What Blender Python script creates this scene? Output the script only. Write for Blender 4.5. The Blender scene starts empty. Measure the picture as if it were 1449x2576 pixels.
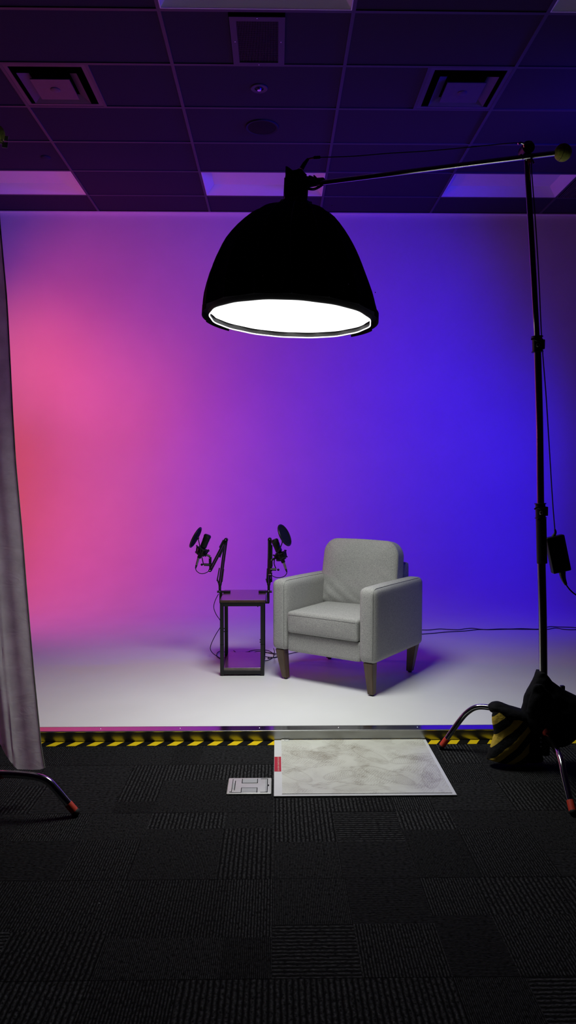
import bpy, bmesh, math, random
from mathutils import Vector, Matrix, noise
random.seed(7)
C = bpy.context.scene.collection
PI = math.pi
# ------------------------------------------------------------------ camera
CAMZ = 1.36; F = 1845.0; TH = math.radians(2.855); PSI = math.radians(0.885)
Fw = Vector((math.sin(PSI)*math.cos(TH), math.cos(PSI)*math.cos(TH), -math.sin(TH)))
Rt = Vector((math.cos(PSI), -math.sin(PSI), 0)); Up = Rt.cross(Fw)
CAM = Vector((0, 0, CAMZ))
def ray(x, y): return Fw*F + Rt*(x-724.5) - Up*(y-1288)
def P(x, y, Y):                      # the point of the place at depth Y
    r = ray(x, y); return CAM + r*(Y/r.y)
def G(x, y, z=0.0):                  # the point of the place at height z
    r = ray(x, y); return CAM + r*((z-CAMZ)/r.z)
cd = bpy.data.cameras.new('camera'); co = bpy.data.objects.new('camera', cd); C.objects.link(co)
co.location = CAM; co.rotation_euler = (PI/2-TH, 0, -PSI)
cd.sensor_fit = 'VERTICAL'; cd.sensor_height = 36; cd.lens = F/2576*36; cd.clip_start = 0.05
bpy.context.scene.camera = co
vs = bpy.context.scene.view_settings
vs.view_transform = 'Standard'; vs.look = 'None'; vs.gamma = 1; vs.use_curve_mapping = False; vs.exposure = 0.0
HS = 0.055        # stage height
CEIL = 4.26
# ------------------------------------------------------------------ materials
def newmat(name):
    m = bpy.data.materials.new(name); m.use_nodes = True
    n = m.node_tree; b = n.nodes['Principled BSDF']; return m, n, b
def mat(name, col, rough=0.6, metal=0.0, spec=0.5, emit=None, es=0, var=0.0, scale=40, bump=0.0, stretch=(1,1,1), detail=4, col2=None, coord='Object', bd=0.002):
    m, n, b = newmat(name); L = n.links
    b.inputs['Base Color'].default_value = (*col, 1); b.inputs['Roughness'].default_value = rough
    b.inputs['Metallic'].default_value = metal; b.inputs['Specular IOR Level'].default_value = spec
    if emit: b.inputs['Emission Color'].default_value = (*emit, 1); b.inputs['Emission Strength'].default_value = es
    if var or bump:
        tc = n.nodes.new('ShaderNodeTexCoord'); mp = n.nodes.new('ShaderNodeMapping'); mp.inputs['Scale'].default_value = stretch
        nz = n.nodes.new('ShaderNodeTexNoise'); nz.inputs['Scale'].default_value = scale; nz.inputs['Detail'].default_value = detail
        L.new(tc.outputs[coord], mp.inputs[0]); L.new(mp.outputs[0], nz.inputs['Vector'])
        if var:
            r = n.nodes.new('ShaderNodeValToRGB'); c2 = col2 or tuple(c*(1-var) for c in col)
            r.color_ramp.elements[0].position = .3; r.color_ramp.elements[1].position = .7
            r.color_ramp.elements[0].color = (*c2, 1); r.color_ramp.elements[1].color = (*tuple(min(1, c*(1+var*.5)) for c in col), 1)
            L.new(nz.outputs['Fac'], r.inputs[0]); L.new(r.outputs[0], b.inputs['Base Color'])
        if bump:
            bp = n.nodes.new('ShaderNodeBump'); bp.inputs['Strength'].default_value = bump; bp.inputs['Distance'].default_value = bd
            L.new(nz.outputs['Fac'], bp.inputs['Height']); L.new(bp.outputs[0], b.inputs['Normal'])
    return m
M = {}
M['white_sweep'] = mat('painted_white_sweep', (.80,.80,.80), .55, spec=.35, var=.03, scale=3, bump=.03, bd=.001)
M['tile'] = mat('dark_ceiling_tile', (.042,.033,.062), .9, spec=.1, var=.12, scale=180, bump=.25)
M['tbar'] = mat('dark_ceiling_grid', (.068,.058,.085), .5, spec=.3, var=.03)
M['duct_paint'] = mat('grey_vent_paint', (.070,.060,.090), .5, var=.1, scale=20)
M['void'] = mat('duct_void', (.002,.002,.002), .95, spec=0, var=.05)
M['troffer'] = mat('troffer_enamel', (.80,.80,.80), .5, var=.02, scale=8)
M['troffer_edge'] = mat('troffer_frame_enamel', (.85,.85,.85), .4, var=.02)
M['wall'] = mat('dark_painted_wall', (.035,.035,.04), .9, spec=.1, var=.1, scale=5)
M['black_plastic'] = mat('black_plastic', (.006,.006,.007), .38, spec=.4, var=.2, scale=60)
M['black_metal'] = mat('black_powder_coat', (.009,.009,.010), .42, spec=.4, var=.2, scale=120, bump=.05)
M['black_cloth'] = mat('black_softbox_cloth', (.004,.004,.005), .8, spec=.05, var=.2, scale=30, bump=.1)
M['black_cordura'] = mat('black_bag_nylon', (.009,.009,.011), .8, spec=.08, var=.3, scale=60, bump=.5, bd=.004)
M['chrome'] = mat('chrome_tube', (.62,.62,.63), .13, 1.0, var=.04, scale=10)
M['pole_chrome'] = mat('smoked_chrome_tube', (.42,.41,.42), .14, 1.0, var=.04, scale=10)
M['alu'] = mat('brushed_aluminium', (.32,.32,.31), .25, 1.0, var=.06, scale=30, stretch=(.2,8,8), bump=.04)
M['alu_top'] = mat('polished_aluminium_strip', (.50,.50,.52), .12, 1.0, var=.03, scale=30, stretch=(.2,8,8))
M['steel'] = mat('bare_steel', (.7,.7,.7), .3, 1.0, var=.05)
M['red_tape'] = mat('red_foot_tape', (.62,.05,.025), .5, var=.15, scale=40)
M['rubber'] = mat('black_rubber', (.008,.008,.008), .7, var=.2)
M['white_plastic'] = mat('white_panel_film', (.74,.74,.74), .35, var=.02)
M['plate'] = mat('nickel_floor_plate', (.60,.59,.57), .42, .25, var=.07, scale=25)
M['plate_inset'] = mat('grey_plate_inset', (.44,.45,.45), .5, .1, var=.07, scale=25)
M['screw'] = mat('bright_screw_head', (.9,.9,.95), .25, .9, var=.02)
M['walnut_leg'] = mat('stained_beech_leg', (.105,.066,.040), .42, var=.3, scale=9, stretch=(6,6,.6), bump=.05)
M['tennis'] = mat('tennis_felt', (.68,.78,.15), .95, spec=.05, var=.25, scale=90, bump=.6, bd=.003)
M['tape_white'] = mat('white_gaffer_tape', (.65,.63,.62), .6, var=.05, scale=20)
M['trim_white_lit'] = mat('white_trim_band_lit', (.9,.9,.9), .5, emit=(1,1,1), es=1.1, var=.02)  # white piping; its glow stands in for lamp light bleeding through
M['mesh_screen'] = mat('black_nylon_screen', (.008,.008,.010), .7, spec=.1, var=.3, scale=300)
M['label_red'] = mat('red_caution_label', (.50,.02,.03), .4, var=.06, scale=60)
M['label_text'] = mat('pale_label_print', (.80,.52,.48), .6, var=.02)
M['ink'] = mat('black_label_ink', (.03,.03,.03), .6, var=.02)
M['grey_print'] = mat('faint_grey_print', (.10,.10,.10), .6, var=.02)
M['speaker_black'] = mat('dark_speaker_grille', (.012,.011,.014), .7, spec=.1, var=.3, scale=250)
M['glow'] = mat('diffusion_fabric_lit', (.9,.9,.9), .8, emit=(1,1,.99), es=1.35, var=.02)

# lit diffusion cloth: slight cloudiness of its own glow
m, n, b = newmat('lit_diffusion_cloth'); L = n.links
tc = n.nodes.new('ShaderNodeTexCoord'); nz = n.nodes.new('ShaderNodeTexNoise'); nz.inputs['Scale'].default_value = 3.5; nz.inputs['Detail'].default_value = 2
mr = n.nodes.new('ShaderNodeMapRange'); mr.inputs['From Min'].default_value = .35; mr.inputs['From Max'].default_value = .6; mr.inputs['To Min'].default_value = .93; mr.inputs['To Max'].default_value = 1.5
L.new(tc.outputs['Object'], nz.inputs['Vector']); L.new(nz.outputs['Fac'], mr.inputs[0]); L.new(mr.outputs[0], b.inputs['Emission Strength'])
b.inputs['Emission Color'].default_value = (1,1,.985,1); b.inputs['Base Color'].default_value = (.8,.8,.8,1)
M['lit_cloth'] = m

# heathered upholstery
m, n, b = newmat('heather_grey_upholstery'); L = n.links
tc = n.nodes.new('ShaderNodeTexCoord')
def upn(scale, st, det=3):
    mp = n.nodes.new('ShaderNodeMapping'); mp.inputs['Scale'].default_value = st
    nz = n.nodes.new('ShaderNodeTexNoise'); nz.inputs['Scale'].default_value = scale; nz.inputs['Detail'].default_value = det
    L.new(tc.outputs['Object'], mp.inputs[0]); L.new(mp.outputs[0], nz.inputs['Vector']); return nz
n1 = upn(420, (.45,.45,1.3)); n2 = upn(330, (1.3,1.3,.5)); n3 = upn(900, (1,1,1), 1)
mx = n.nodes.new('ShaderNodeMath'); mx.operation = 'ADD'; L.new(n1.outputs['Fac'], mx.inputs[0]); L.new(n2.outputs['Fac'], mx.inputs[1])
mx2 = n.nodes.new('ShaderNodeMath'); mx2.operation = 'MULTIPLY_ADD'; L.new(n3.outputs['Fac'], mx2.inputs[0]); mx2.inputs[1].default_value = .5; L.new(mx.outputs[0], mx2.inputs[2])
rp = n.nodes.new('ShaderNodeValToRGB'); cr = rp.color_ramp
mrr = n.nodes.new('ShaderNodeMapRange'); mrr.inputs['From Min'].default_value = .95; mrr.inputs['From Max'].default_value = 1.55
L.new(mx2.outputs[0], mrr.inputs[0]); L.new(mrr.outputs[0], rp.inputs[0])
cr.elements[0].position = .1; cr.elements[0].color = (.27,.27,.272,1); cr.elements[1].position = .9; cr.elements[1].color = (.51,.505,.488,1)
L.new(rp.outputs[0], b.inputs['Base Color']); b.inputs['Roughness'].default_value = .95; b.inputs['Specular IOR Level'].default_value = .12
bp = n.nodes.new('ShaderNodeBump'); bp.inputs['Strength'].default_value = .5; bp.inputs['Distance'].default_value = .002
L.new(mx2.outputs[0], bp.inputs['Height']); L.new(bp.outputs[0], b.inputs['Normal'])
M['fabric'] = m
M['seam'] = mat('grey_seam_thread', (.27,.27,.268), .9, spec=.1, var=.2, scale=300)

# dark wood veneer
m, n, b = newmat('dark_wood_veneer'); L = n.links
tc = n.nodes.new('ShaderNodeTexCoord'); mp = n.nodes.new('ShaderNodeMapping'); mp.inputs['Scale'].default_value = (2,9,2)
nz = n.nodes.new('ShaderNodeTexNoise'); nz.inputs['Scale'].default_value = 5; nz.inputs['Detail'].default_value = 6; nz.inputs['Distortion'].default_value = 1.2
rp = n.nodes.new('ShaderNodeValToRGB'); rp.color_ramp.elements[0].position = .3; rp.color_ramp.elements[0].color = (.04,.022,.018,1)
rp.color_ramp.elements[1].position = .75; rp.color_ramp.elements[1].color = (.10,.055,.042,1)
L.new(tc.outputs['Object'], mp.inputs[0]); L.new(mp.outputs[0], nz.inputs['Vector']); L.new(nz.outputs['Fac'], rp.inputs[0]); L.new(rp.outputs[0], b.inputs['Base Color'])
b.inputs['Roughness'].default_value = .30; b.inputs['Specular IOR Level'].default_value = .8; b.inputs['Coat Weight'].default_value = .9; b.inputs['Coat Roughness'].default_value = .16
M['wood'] = m

# muslin: diffuse and translucent, with faint weave and creases
m, n, b = newmat('grey_muslin'); L = n.links
tc = n.nodes.new('ShaderNodeTexCoord'); nz = n.nodes.new('ShaderNodeTexNoise'); nz.inputs['Scale'].default_value = 14; nz.inputs['Detail'].default_value = 8
rp = n.nodes.new('ShaderNodeValToRGB'); rp.color_ramp.elements[0].color = (.46,.45,.41,1); rp.color_ramp.elements[1].color = (.60,.59,.54,1)
rp.color_ramp.elements[0].position = .35; rp.color_ramp.elements[1].position = .65
w = n.nodes.new('ShaderNodeTexNoise'); w.inputs['Scale'].default_value = 9; w.inputs['Detail'].default_value = 5; w.inputs['Distortion'].default_value = 1.5
mp = n.nodes.new('ShaderNodeMapping'); mp.inputs['Scale'].default_value = (1,1,2.2)
bp = n.nodes.new('ShaderNodeBump'); bp.inputs['Strength'].default_value = .35; bp.inputs['Distance'].default_value = .008
L.new(tc.outputs['Object'], nz.inputs['Vector']); L.new(nz.outputs['Fac'], rp.inputs[0]); L.new(rp.outputs[0], b.inputs['Base Color'])
L.new(tc.outputs['Object'], mp.inputs[0]); L.new(mp.outputs[0], w.inputs['Vector']); L.new(w.outputs['Fac'], bp.inputs['Height']); L.new(bp.outputs[0], b.inputs['Normal'])
b.inputs['Roughness'].default_value = .95; b.inputs['Specular IOR Level'].default_value = .05
tr = n.nodes.new('ShaderNodeBsdfTranslucent'); L.new(rp.outputs[0], tr.inputs['Color']); L.new(bp.outputs[0], tr.inputs['Normal'])
ms = n.nodes.new('ShaderNodeMixShader'); ms.inputs[0].default_value = .55
L.new(b.outputs[0], ms.inputs[1]); L.new(tr.outputs[0], ms.inputs[2]); L.new(ms.outputs[0], n.nodes['Material Output'].inputs['Surface'])
M['muslin'] = m

# diagonal stripes (own colour of tape / bag). axis vectors in metres
def stripes(name, ax, period, duty, ca, cb, off=0.0, rough=.5, dist=0.0, bump=0.0):
    m, n, b = newmat(name); L = n.links
    tc = n.nodes.new('ShaderNodeTexCoord'); dp = n.nodes.new('ShaderNodeVectorMath'); dp.operation = 'DOT_PRODUCT'; dp.inputs[1].default_value = ax
    L.new(tc.outputs['Object'], dp.inputs[0]); src = dp.outputs['Value']
    nz = n.nodes.new('ShaderNodeTexNoise'); nz.inputs['Scale'].default_value = 9; L.new(tc.outputs['Object'], nz.inputs['Vector'])
    ma = n.nodes.new('ShaderNodeMath'); ma.operation = 'MULTIPLY_ADD'; L.new(nz.outputs['Fac'], ma.inputs[0]); ma.inputs[1].default_value = dist; L.new(src, ma.inputs[2])
    md = n.nodes.new('ShaderNodeMath'); md.operation = 'MULTIPLY_ADD'; L.new(ma.outputs[0], md.inputs[0]); md.inputs[1].default_value = 1/period; md.inputs[2].default_value = off
    fr = n.nodes.new('ShaderNodeMath'); fr.operation = 'FRACT'; L.new(md.outputs[0], fr.inputs[0])
    lt = n.nodes.new('ShaderNodeMath'); lt.operation = 'LESS_THAN'; L.new(fr.outputs[0], lt.inputs[0]); lt.inputs[1].default_value = duty
    mc = n.nodes.new('ShaderNodeMix'); mc.data_type = 'RGBA'; L.new(lt.outputs[0], mc.inputs[0]); mc.inputs[6].default_value = (*cb,1); mc.inputs[7].default_value = (*ca,1)
    L.new(mc.outputs[2], b.inputs['Base Color']); b.inputs['Roughness'].default_value = rough; b.inputs['Specular IOR Level'].default_value = .2
    if bump:
        n2 = n.nodes.new('ShaderNodeTexNoise'); n2.inputs['Scale'].default_value = 45; n2.inputs['Detail'].default_value = 5; L.new(tc.outputs['Object'], n2.inputs['Vector'])
        bp = n.nodes.new('ShaderNodeBump'); bp.inputs['Strength'].default_value = bump; bp.inputs['Distance'].default_value = .006
        L.new(n2.outputs['Fac'], bp.inputs['Height']); L.new(bp.outputs[0], b.inputs['Normal'])
    return m
M['hazard_tape'] = stripes('hazard_tape', (1,-.55,0), .1012, .47, (.80,.56,.01), (.006,.006,.006), .30, .45)
M['hazard_bag'] = stripes('striped_bag_cloth', (.9,0,-1.0), .088, .45, (.62,.43,.06), (.010,.010,.011), .0, .85, .035, .7)

# ribbed carpet tiles
m, n, b = newmat('ribbed_black_carpet'); L = n.links
def N(t, **k):
    nd = n.nodes.new(t)
    for a, v in k.items(): setattr(nd, a, v)
    return nd
def MA(op, a, b_=None, c=None):
    nd = N('ShaderNodeMath', operation=op)
    for i, v in enumerate((a, b_, c)):
        if v is None: continue
        if isinstance(v, (int, float)): nd.inputs[i].default_value = v
        else: L.new(v, nd.inputs[i])
    return nd.outputs[0]
tc = N('ShaderNodeTexCoord'); sp = N('ShaderNodeSeparateXYZ'); L.new(tc.outputs['Object'], sp.inputs[0]); X, Yc = sp.outputs[0], sp.outputs[1]
TS = .492
yt = MA('DIVIDE', MA('SUBTRACT', Yc, 1.917), TS); xt = MA('DIVIDE', MA('ADD', X, .014), TS)
iy = MA('FLOOR', yt); ix = MA('FLOOR', xt); fy = MA('FRACT', yt); fx = MA('FRACT', xt)
def rnd(a, b_, s):
    cb = N('ShaderNodeCombineXYZ'); L.new(a, cb.inputs[0]); L.new(b_, cb.inputs[1]); cb.inputs[2].default_value = s
    wn = N('ShaderNodeTexWhiteNoise', noise_dimensions='3D'); L.new(cb.outputs[0], wn.inputs['Vector']); return wn.outputs['Value']
# inside each tile a split line per axis -> irregular rectangular patches
sx = MA('MULTIPLY_ADD', rnd(ix, iy, 1.5), .6, .2); sy = MA('MULTIPLY_ADD', rnd(ix, iy, 2.5), .6, .2)
qx = MA('GREATER_THAN', fx, sx); qy = MA('GREATER_THAN', fy, sy)
px_ = MA('MULTIPLY_ADD', ix, 2.0, qx); py_ = MA('MULTIPLY_ADD', iy, 2.0, qy)
r1 = rnd(px_, py_, 5.5); r2 = rnd(px_, py_, 9.5); r3 = rnd(px_, py_, 13.5)
# second layer: merge neighbouring patches by coarse bands
freq = MA('ADD', MA('MULTIPLY', MA('GREATER_THAN', r1, .34), 45.0), MA('MULTIPLY_ADD', MA('GREATER_THAN', r1, .7), 70.0, 62.0))
hor = MA('GREATER_THAN', r2, .78)
u = MA('ADD', MA('MULTIPLY', hor, Yc), MA('MULTIPLY', MA('SUBTRACT', 1.0, hor), X))
v = MA('ADD', MA('MULTIPLY', hor, X), MA('MULTIPLY', MA('SUBTRACT', 1.0, hor), Yc))
wn = N('ShaderNodeTexNoise'); wn.inputs['Scale'].default_value = 45; wn.inputs['Detail'].default_value = 1; L.new(tc.outputs['Object'], wn.inputs['Vector'])
ph = MA('MULTIPLY_ADD', wn.outputs['Fac'], 2.2, MA('MULTIPLY', MA('MULTIPLY', u, freq), 2*PI))
rib = MA('MULTIPLY_ADD', MA('SINE', ph), .5, .5)
# loops along the rib
cbn = N('ShaderNodeCombineXYZ'); L.new(MA('MULTIPLY', u, 120.0), cbn.inputs[0]); L.new(MA('MULTIPLY', v, 75.0), cbn.inputs[1])
ln = N('ShaderNodeTexNoise'); ln.inputs['Scale'].default_value = 1.0; ln.inputs['Detail'].default_value = 2; L.new(cbn.outputs[0], ln.inputs['Vector'])
lp = MA('MULTIPLY', rib, MA('MULTIPLY_ADD', ln.outputs['Fac'], 3.0, -.85))
lp = MA('MAXIMUM', lp, 0.0)
amp = MA('MULTIPLY_ADD', r3, .009, .017)
base = MA('MULTIPLY_ADD', lp, MA('MULTIPLY', amp, 2.3), .0035)
seam = MA('GREATER_THAN', fy, .008)
val = MA('MULTIPLY', base, MA('MULTIPLY_ADD', seam, .7, .3))
# stray lint flecks
vo = N('ShaderNodeTexVoronoi'); vo.inputs['Scale'].default_value = 9; L.new(tc.outputs['Object'], vo.inputs['Vector'])
sc_ = N('ShaderNodeSeparateColor'); L.new(vo.outputs['Color'], sc_.inputs[0])
fl = MA('MULTIPLY', MA('LESS_THAN', vo.outputs['Distance'], .016), MA('GREATER_THAN', sc_.outputs[0], .82))
val = MA('ADD', val, MA('MULTIPLY', fl, .35))
cc = N('ShaderNodeCombineColor'); L.new(val, cc.inputs[0]); L.new(val, cc.inputs[1]); L.new(MA('MULTIPLY', val, 1.05), cc.inputs[2])
L.new(cc.outputs[0], b.inputs['Base Color']); b.inputs['Roughness'].default_value = 1; b.inputs['Specular IOR Level'].default_value = .06
bp = N('ShaderNodeBump'); bp.inputs['Strength'].default_value = .8; bp.inputs['Distance'].default_value = .004; L.new(lp, bp.inputs['Height']); L.new(bp.outputs[0], b.inputs['Normal'])
M['carpet'] = m

# sticky mat with shoe marks
m, n, b = newmat('trodden_sticky_film'); L = n.links
tc = N('ShaderNodeTexCoord'); 
def noise_(scale, det=2, dist=0.0, st=(1,1,1), loc=(0,0,0)):
    mp = N('ShaderNodeMapping'); mp.inputs['Scale'].default_value = st; mp.inputs['Location'].default_value = loc
    L.new(tc.outputs['Object'], mp.inputs[0]); nz = N('ShaderNodeTexNoise'); nz.inputs['Scale'].default_value = scale
    nz.inputs['Detail'].default_value = det; nz.inputs['Distortion'].default_value = dist; L.new(mp.outputs[0], nz.inputs['Vector']); return nz.outputs['Fac']
def wave_(scale, rot, dist):
    mp = N('ShaderNodeMapping'); mp.inputs['Rotation'].default_value = (0,0,rot); L.new(tc.outputs['Object'], mp.inputs[0])
    w = N('ShaderNodeTexWave'); w.inputs['Scale'].default_value = scale; w.inputs['Distortion'].default_value = dist; w.inputs['Detail'].default_value = 2; w.inputs['Detail Scale'].default_value = 2
    L.new(mp.outputs[0], w.inputs['Vector']); return w.outputs['Fac']
def sm(a, lo, hi):
    mr = N('ShaderNodeMapRange'); mr.inputs['From Min'].default_value = lo; mr.inputs['From Max'].default_value = hi; L.new(a, mr.inputs[0]); return mr.outputs[0]
pa = sm(noise_(5.5,2,.6), .47, .56); pb = sm(noise_(6.5,2,.8,loc=(3,1,0)), .48, .58); pc = sm(noise_(7.5,2,.5,loc=(7,4,0)), .53, .6)
dirt = MA('ADD', MA('ADD', MA('MULTIPLY', pa, MA('MULTIPLY', wave_(28,.5,6), .42)), MA('MULTIPLY', pb, MA('MULTIPLY', wave_(34,-.9,7), .36))), MA('MULTIPLY', pc, MA('MULTIPLY', wave_(22,1.5,6), .55)))
dirt = MA('MULTIPLY', dirt, MA('MULTIPLY_ADD', noise_(30,5), 1.4, .05))
dirt = MA('ADD', dirt, MA('MULTIPLY', sm(noise_(3,4,1.0,loc=(1,9,0)), .4, .7), .22))
for k, (fx_, fy_, ang, a_, b2_, wsc, wang) in enumerate(((855,1950,.5,.085,.045,38,.2),(742,1948,-.9,.11,.045,34,.9),(1085,1952,1.35,.14,.042,30,-.1),(975,1950,-.8,.15,.05,42,.6),(838,1884,.3,.12,.045,36,1.1),(905,1982,.05,.12,.035,40,1.5),(1040,1908,.4,.13,.05,32,.0),(790,1900,-.3,.12,.05,45,.4),(930,1900,-1.0,.13,.045,33,1.2))):
    c_ = G(fx_, fy_, .008); mp = N('ShaderNodeMapping', vector_type='TEXTURE'); mp.inputs['Location'].default_value = (c_.x-.3755, c_.y-3.364, 0)
    mp.inputs['Rotation'].default_value = (0,0,ang); mp.inputs['Scale'].default_value = (a_, b2_, 1); L.new(tc.outputs['Object'], mp.inputs[0])
    sx3 = N('ShaderNodeSeparateXYZ'); L.new(mp.outputs[0], sx3.inputs[0])
    d_ = MA('SQRT', MA('ADD', MA('MULTIPLY', sx3.outputs[0], sx3.outputs[0]), MA('MULTIPLY', sx3.outputs[1], sx3.outputs[1])))
    inside = sm(d_, 1.0, .86); ring = MA('MULTIPLY', sm(d_, .84, .95), sm(d_, 1.06, .97))
    dirt = MA('ADD', dirt, MA('ADD', MA('MULTIPLY', MA('MULTIPLY', inside, sm(wave_(wsc, wang, 3.2), .4, .9)), MA('MULTIPLY', noise_(11, 4, .5), .50)), MA('MULTIPLY', MA('MULTIPLY', ring, noise_(14, 3)), .45)))
mc = N('ShaderNodeMix', data_type='RGBA'); L.new(MA('MINIMUM', dirt, 1.0), mc.inputs[0]); mc.inputs[6].default_value = (.74,.74,.67,1); mc.inputs[7].default_value = (.33,.30,.245,1)
L.new(mc.outputs[2], b.inputs['Base Color']); b.inputs['Roughness'].default_value = .28; b.inputs['Specular IOR Level'].default_value = .4
M['mat_film'] = m

# ------------------------------------------------------------------ mesh helpers
class MB:
    def __init__(s): s.bm = bmesh.new()
    def box(s, lo, hi, r=0.0, seg=2, rot=None):
        lo, hi = Vector(lo), Vector(hi); c = (lo+hi)/2; d = hi-lo
        mt = Matrix.Translation(c) @ (rot or Matrix()) @ Matrix.Diagonal((*d, 1))
        g = bmesh.ops.create_cube(s.bm, size=1, matrix=mt)
        if r > 0:
            es = list({e for v in g['verts'] for e in v.link_edges})
            bmesh.ops.bevel(s.bm, geom=es, offset=r, segments=seg, profile=.5, affect='EDGES')
        return s
    def cone(s, a, b, ra, rb=None, seg=20, caps=True):
        a, b = Vector(a), Vector(b); rb = ra if rb is None else rb; d = b-a
        q = d.to_track_quat('Z', 'Y').to_matrix().to_4x4()
        bmesh.ops.create_cone(s.bm, cap_ends=caps, segments=seg, radius1=ra, radius2=rb, depth=d.length, matrix=Matrix.Translation((a+b)/2) @ q)
        return s
    def ball(s, c, r, u=24, v=16, sc=(1,1,1)):
        bmesh.ops.create_uvsphere(s.bm, u_segments=u, v_segments=v, radius=r, matrix=Matrix.Translation(c) @ Matrix.Diagonal((*sc, 1))); return s
    def tube(s, pts, r, seg=10, sub=6, smooth=True, closed=False, flat=1.0):
        pts = [Vector(p) for p in pts]
        rr = r if isinstance(r, (list, tuple)) else [r]*len(pts)
        if smooth and len(pts) > 2:
            o, ro = [], []
            k = len(pts)
            rng = range(k) if closed else range(k-1)
            for i in rng:
                g = (lambda j: pts[j % k]) if closed else (lambda j: pts[max(0, min(k-1, j))])
                p0, p1, p2, p3 = g(i-1), g(i), g(i+1), g(i+2)
                for t in range(sub):
                    t /= sub
                    o.append(.5*((2*p1)+(p2-p0)*t+(2*p0-5*p1+4*p2-p3)*t*t+(3*p1-p0-3*p2+p3)*t**3))
                    ro.append(rr[i % k]*(1-t)+rr[(i+1) % k]*t)
            if not closed: o.append(pts[-1]); ro.append(rr[-1])
        else: o, ro = pts, rr
        n_ = len(o); rings = []; ref = None
        for i in range(n_):
            if closed: t = o[(i+1) % n_]-o[i-1]
            else: t = o[min(n_-1, i+1)]-o[max(0, i-1)]
            t.normalize()
            if ref is None: ref = Vector((0,0,1)) if abs(t.z) < .9 else Vector((0,1,0))
            nn = (ref - t*ref.dot(t)).normalized(); ref = nn; bb = t.cross(nn)
            rings.append([s.bm.verts.new(o[i]+(nn*math.cos(a)*flat+bb*math.sin(a))*ro[i]) for a in [2*PI*j/seg for j in range(seg)]])
        m_ = n_ if closed else n_-1
        for i in range(m_):
            A, B = rings[i], rings[(i+1) % n_]
            for j in range(seg): s.bm.faces.new((A[j], A[(j+1) % seg], B[(j+1) % seg], B[j]))
        if not closed:
            s.bm.faces.new(rings[0][::-1]); s.bm.faces.new(rings[-1])
        return s
    def lathe(s, prof, mt=Matrix(), seg=32, cap=False, fn=None):
        rings = []
        for (r, z) in prof:
            if r < 1e-6: rings.append([s.bm.verts.new(mt @ Vector((0,0,z)))]); continue
            rings.append([s.bm.verts.new(mt @ Vector((r*math.cos(2*PI*j/seg)*(fn(j,r,z) if fn else 1), r*math.sin(2*PI*j/seg)*(fn(j,r,z) if fn else 1), z))) for j in range(seg)])
        for A, B in zip(rings, rings[1:]):
            for j in range(seg):
                k = (j+1) % seg
                if len(A) == 1 and len(B) == 1: continue
                if len(A) == 1: s.bm.faces.new((A[0], B[k], B[j]))
                elif len(B) == 1: s.bm.faces.new((A[j], A[k], B[0]))
                else: s.bm.faces.new((A[j], A[k], B[k], B[j]))
        return s
    def quad(s, *p): s.bm.faces.new([s.bm.verts.new(q) for q in p]); return s
    def prism(s, poly, h, mt=Matrix()):     # poly in XY, extruded along Z by h
        a = [s.bm.verts.new(mt @ Vector((x,y,0))) for x, y in poly]; b_ = [s.bm.verts.new(mt @ Vector((x,y,h))) for x, y in poly]
        s.bm.faces.new(a[::-1]); s.bm.faces.new(b_); k = len(poly)
        for i in range(k): s.bm.faces.new((a[i], a[(i+1)%k], b_[(i+1)%k], b_[i]))
        return s
    def build(s, name, m, parent=None, world=True, smooth=True, angle=40):
        bmesh.ops.recalc_face_normals(s.bm, faces=s.bm.faces)
        me = bpy.data.meshes.new(name); 
        if parent is not None and world: s.bm.transform(rootmat(parent).inverted())
        s.bm.to_mesh(me); s.bm.free()
        for mm in (m if isinstance(m, (list, tuple)) else [m]): me.materials.append(mm)
        o = bpy.data.objects.new(name, me); C.objects.link(o)
        if parent is not None: o.parent = parent
        if smooth:
            me.shade_smooth() if hasattr(me, 'shade_smooth') else None
            try: me.set_sharp_from_angle(angle=math.radians(angle))
            except Exception: pass
        return o
def rootmat(o):
    while o.parent: o = o.parent
    return Matrix.Translation(o.location) @ o.rotation_euler.to_matrix().to_4x4()
def tag(o, label, cat=None, group=None):
    o['label'] = label
    if cat: o['category'] = cat
    if group: o['group'] = group
    return o
def thing(name, label, cat, loc, rz=0, group=None):
    o = bpy.data.objects.new(name, None); C.objects.link(o); o.location = loc; o.rotation_euler = (0,0,rz); o.empty_display_size = .1
    return tag(o, label, cat, group)
def struct(o): o['kind'] = 'structure'; return o
def own(o, loc):         # give a single-mesh thing an origin at its base
    loc = Vector(loc); o.data.transform(Matrix.Translation(-loc)); o.location = loc; return o
def softbox_mesh(mb, h, r, N_=18, puff=(0,0,0), mt=Matrix(), fn=None):
    """a rounded, slightly puffed cushion, half sizes h, corner radius r"""
    h = Vector(h); idx = {}
    ts = [math.sin(PI/2*(2*i/N_-1)) for i in range(N_+1)]
    def vert(p):
        k = tuple(round(c, 6) for c in p)
        if k in idx: return idx[k]
        q = Vector((p[0]*h.x, p[1]*h.y, p[2]*h.z))
        inn = Vector([max(-(h[i]-r), min(h[i]-r, q[i])) for i in range(3)]); d = q-inn
        if d.length > 1e-9: q = inn + d.normalized()*r
        for i in range(3):
            if puff[i]:
                a, b_ = [j for j in range(3) if j != i]
                q[i] += puff[i]*p[i]*(1-p[a]**2)*(1-p[b_]**2)
        if fn: q = fn(q, p)
        idx[k] = mb.bm.verts.new(mt @ q); return idx[k]
    for ax in range(3):
        for sgn in (-1, 1):
            for i in range(N_):
                for j in range(N_):
                    f = []
                    for (a, b_) in ((i,j),(i+1,j),(i+1,j+1),(i,j+1)):
                        p = [0,0,0]; p[ax] = sgn; p[(ax+1)%3] = ts[a]; p[(ax+2)%3] = ts[b_]; f.append(vert(p))
                    try: mb.bm.faces.new(f)
                    except ValueError: pass
    return mb
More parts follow.
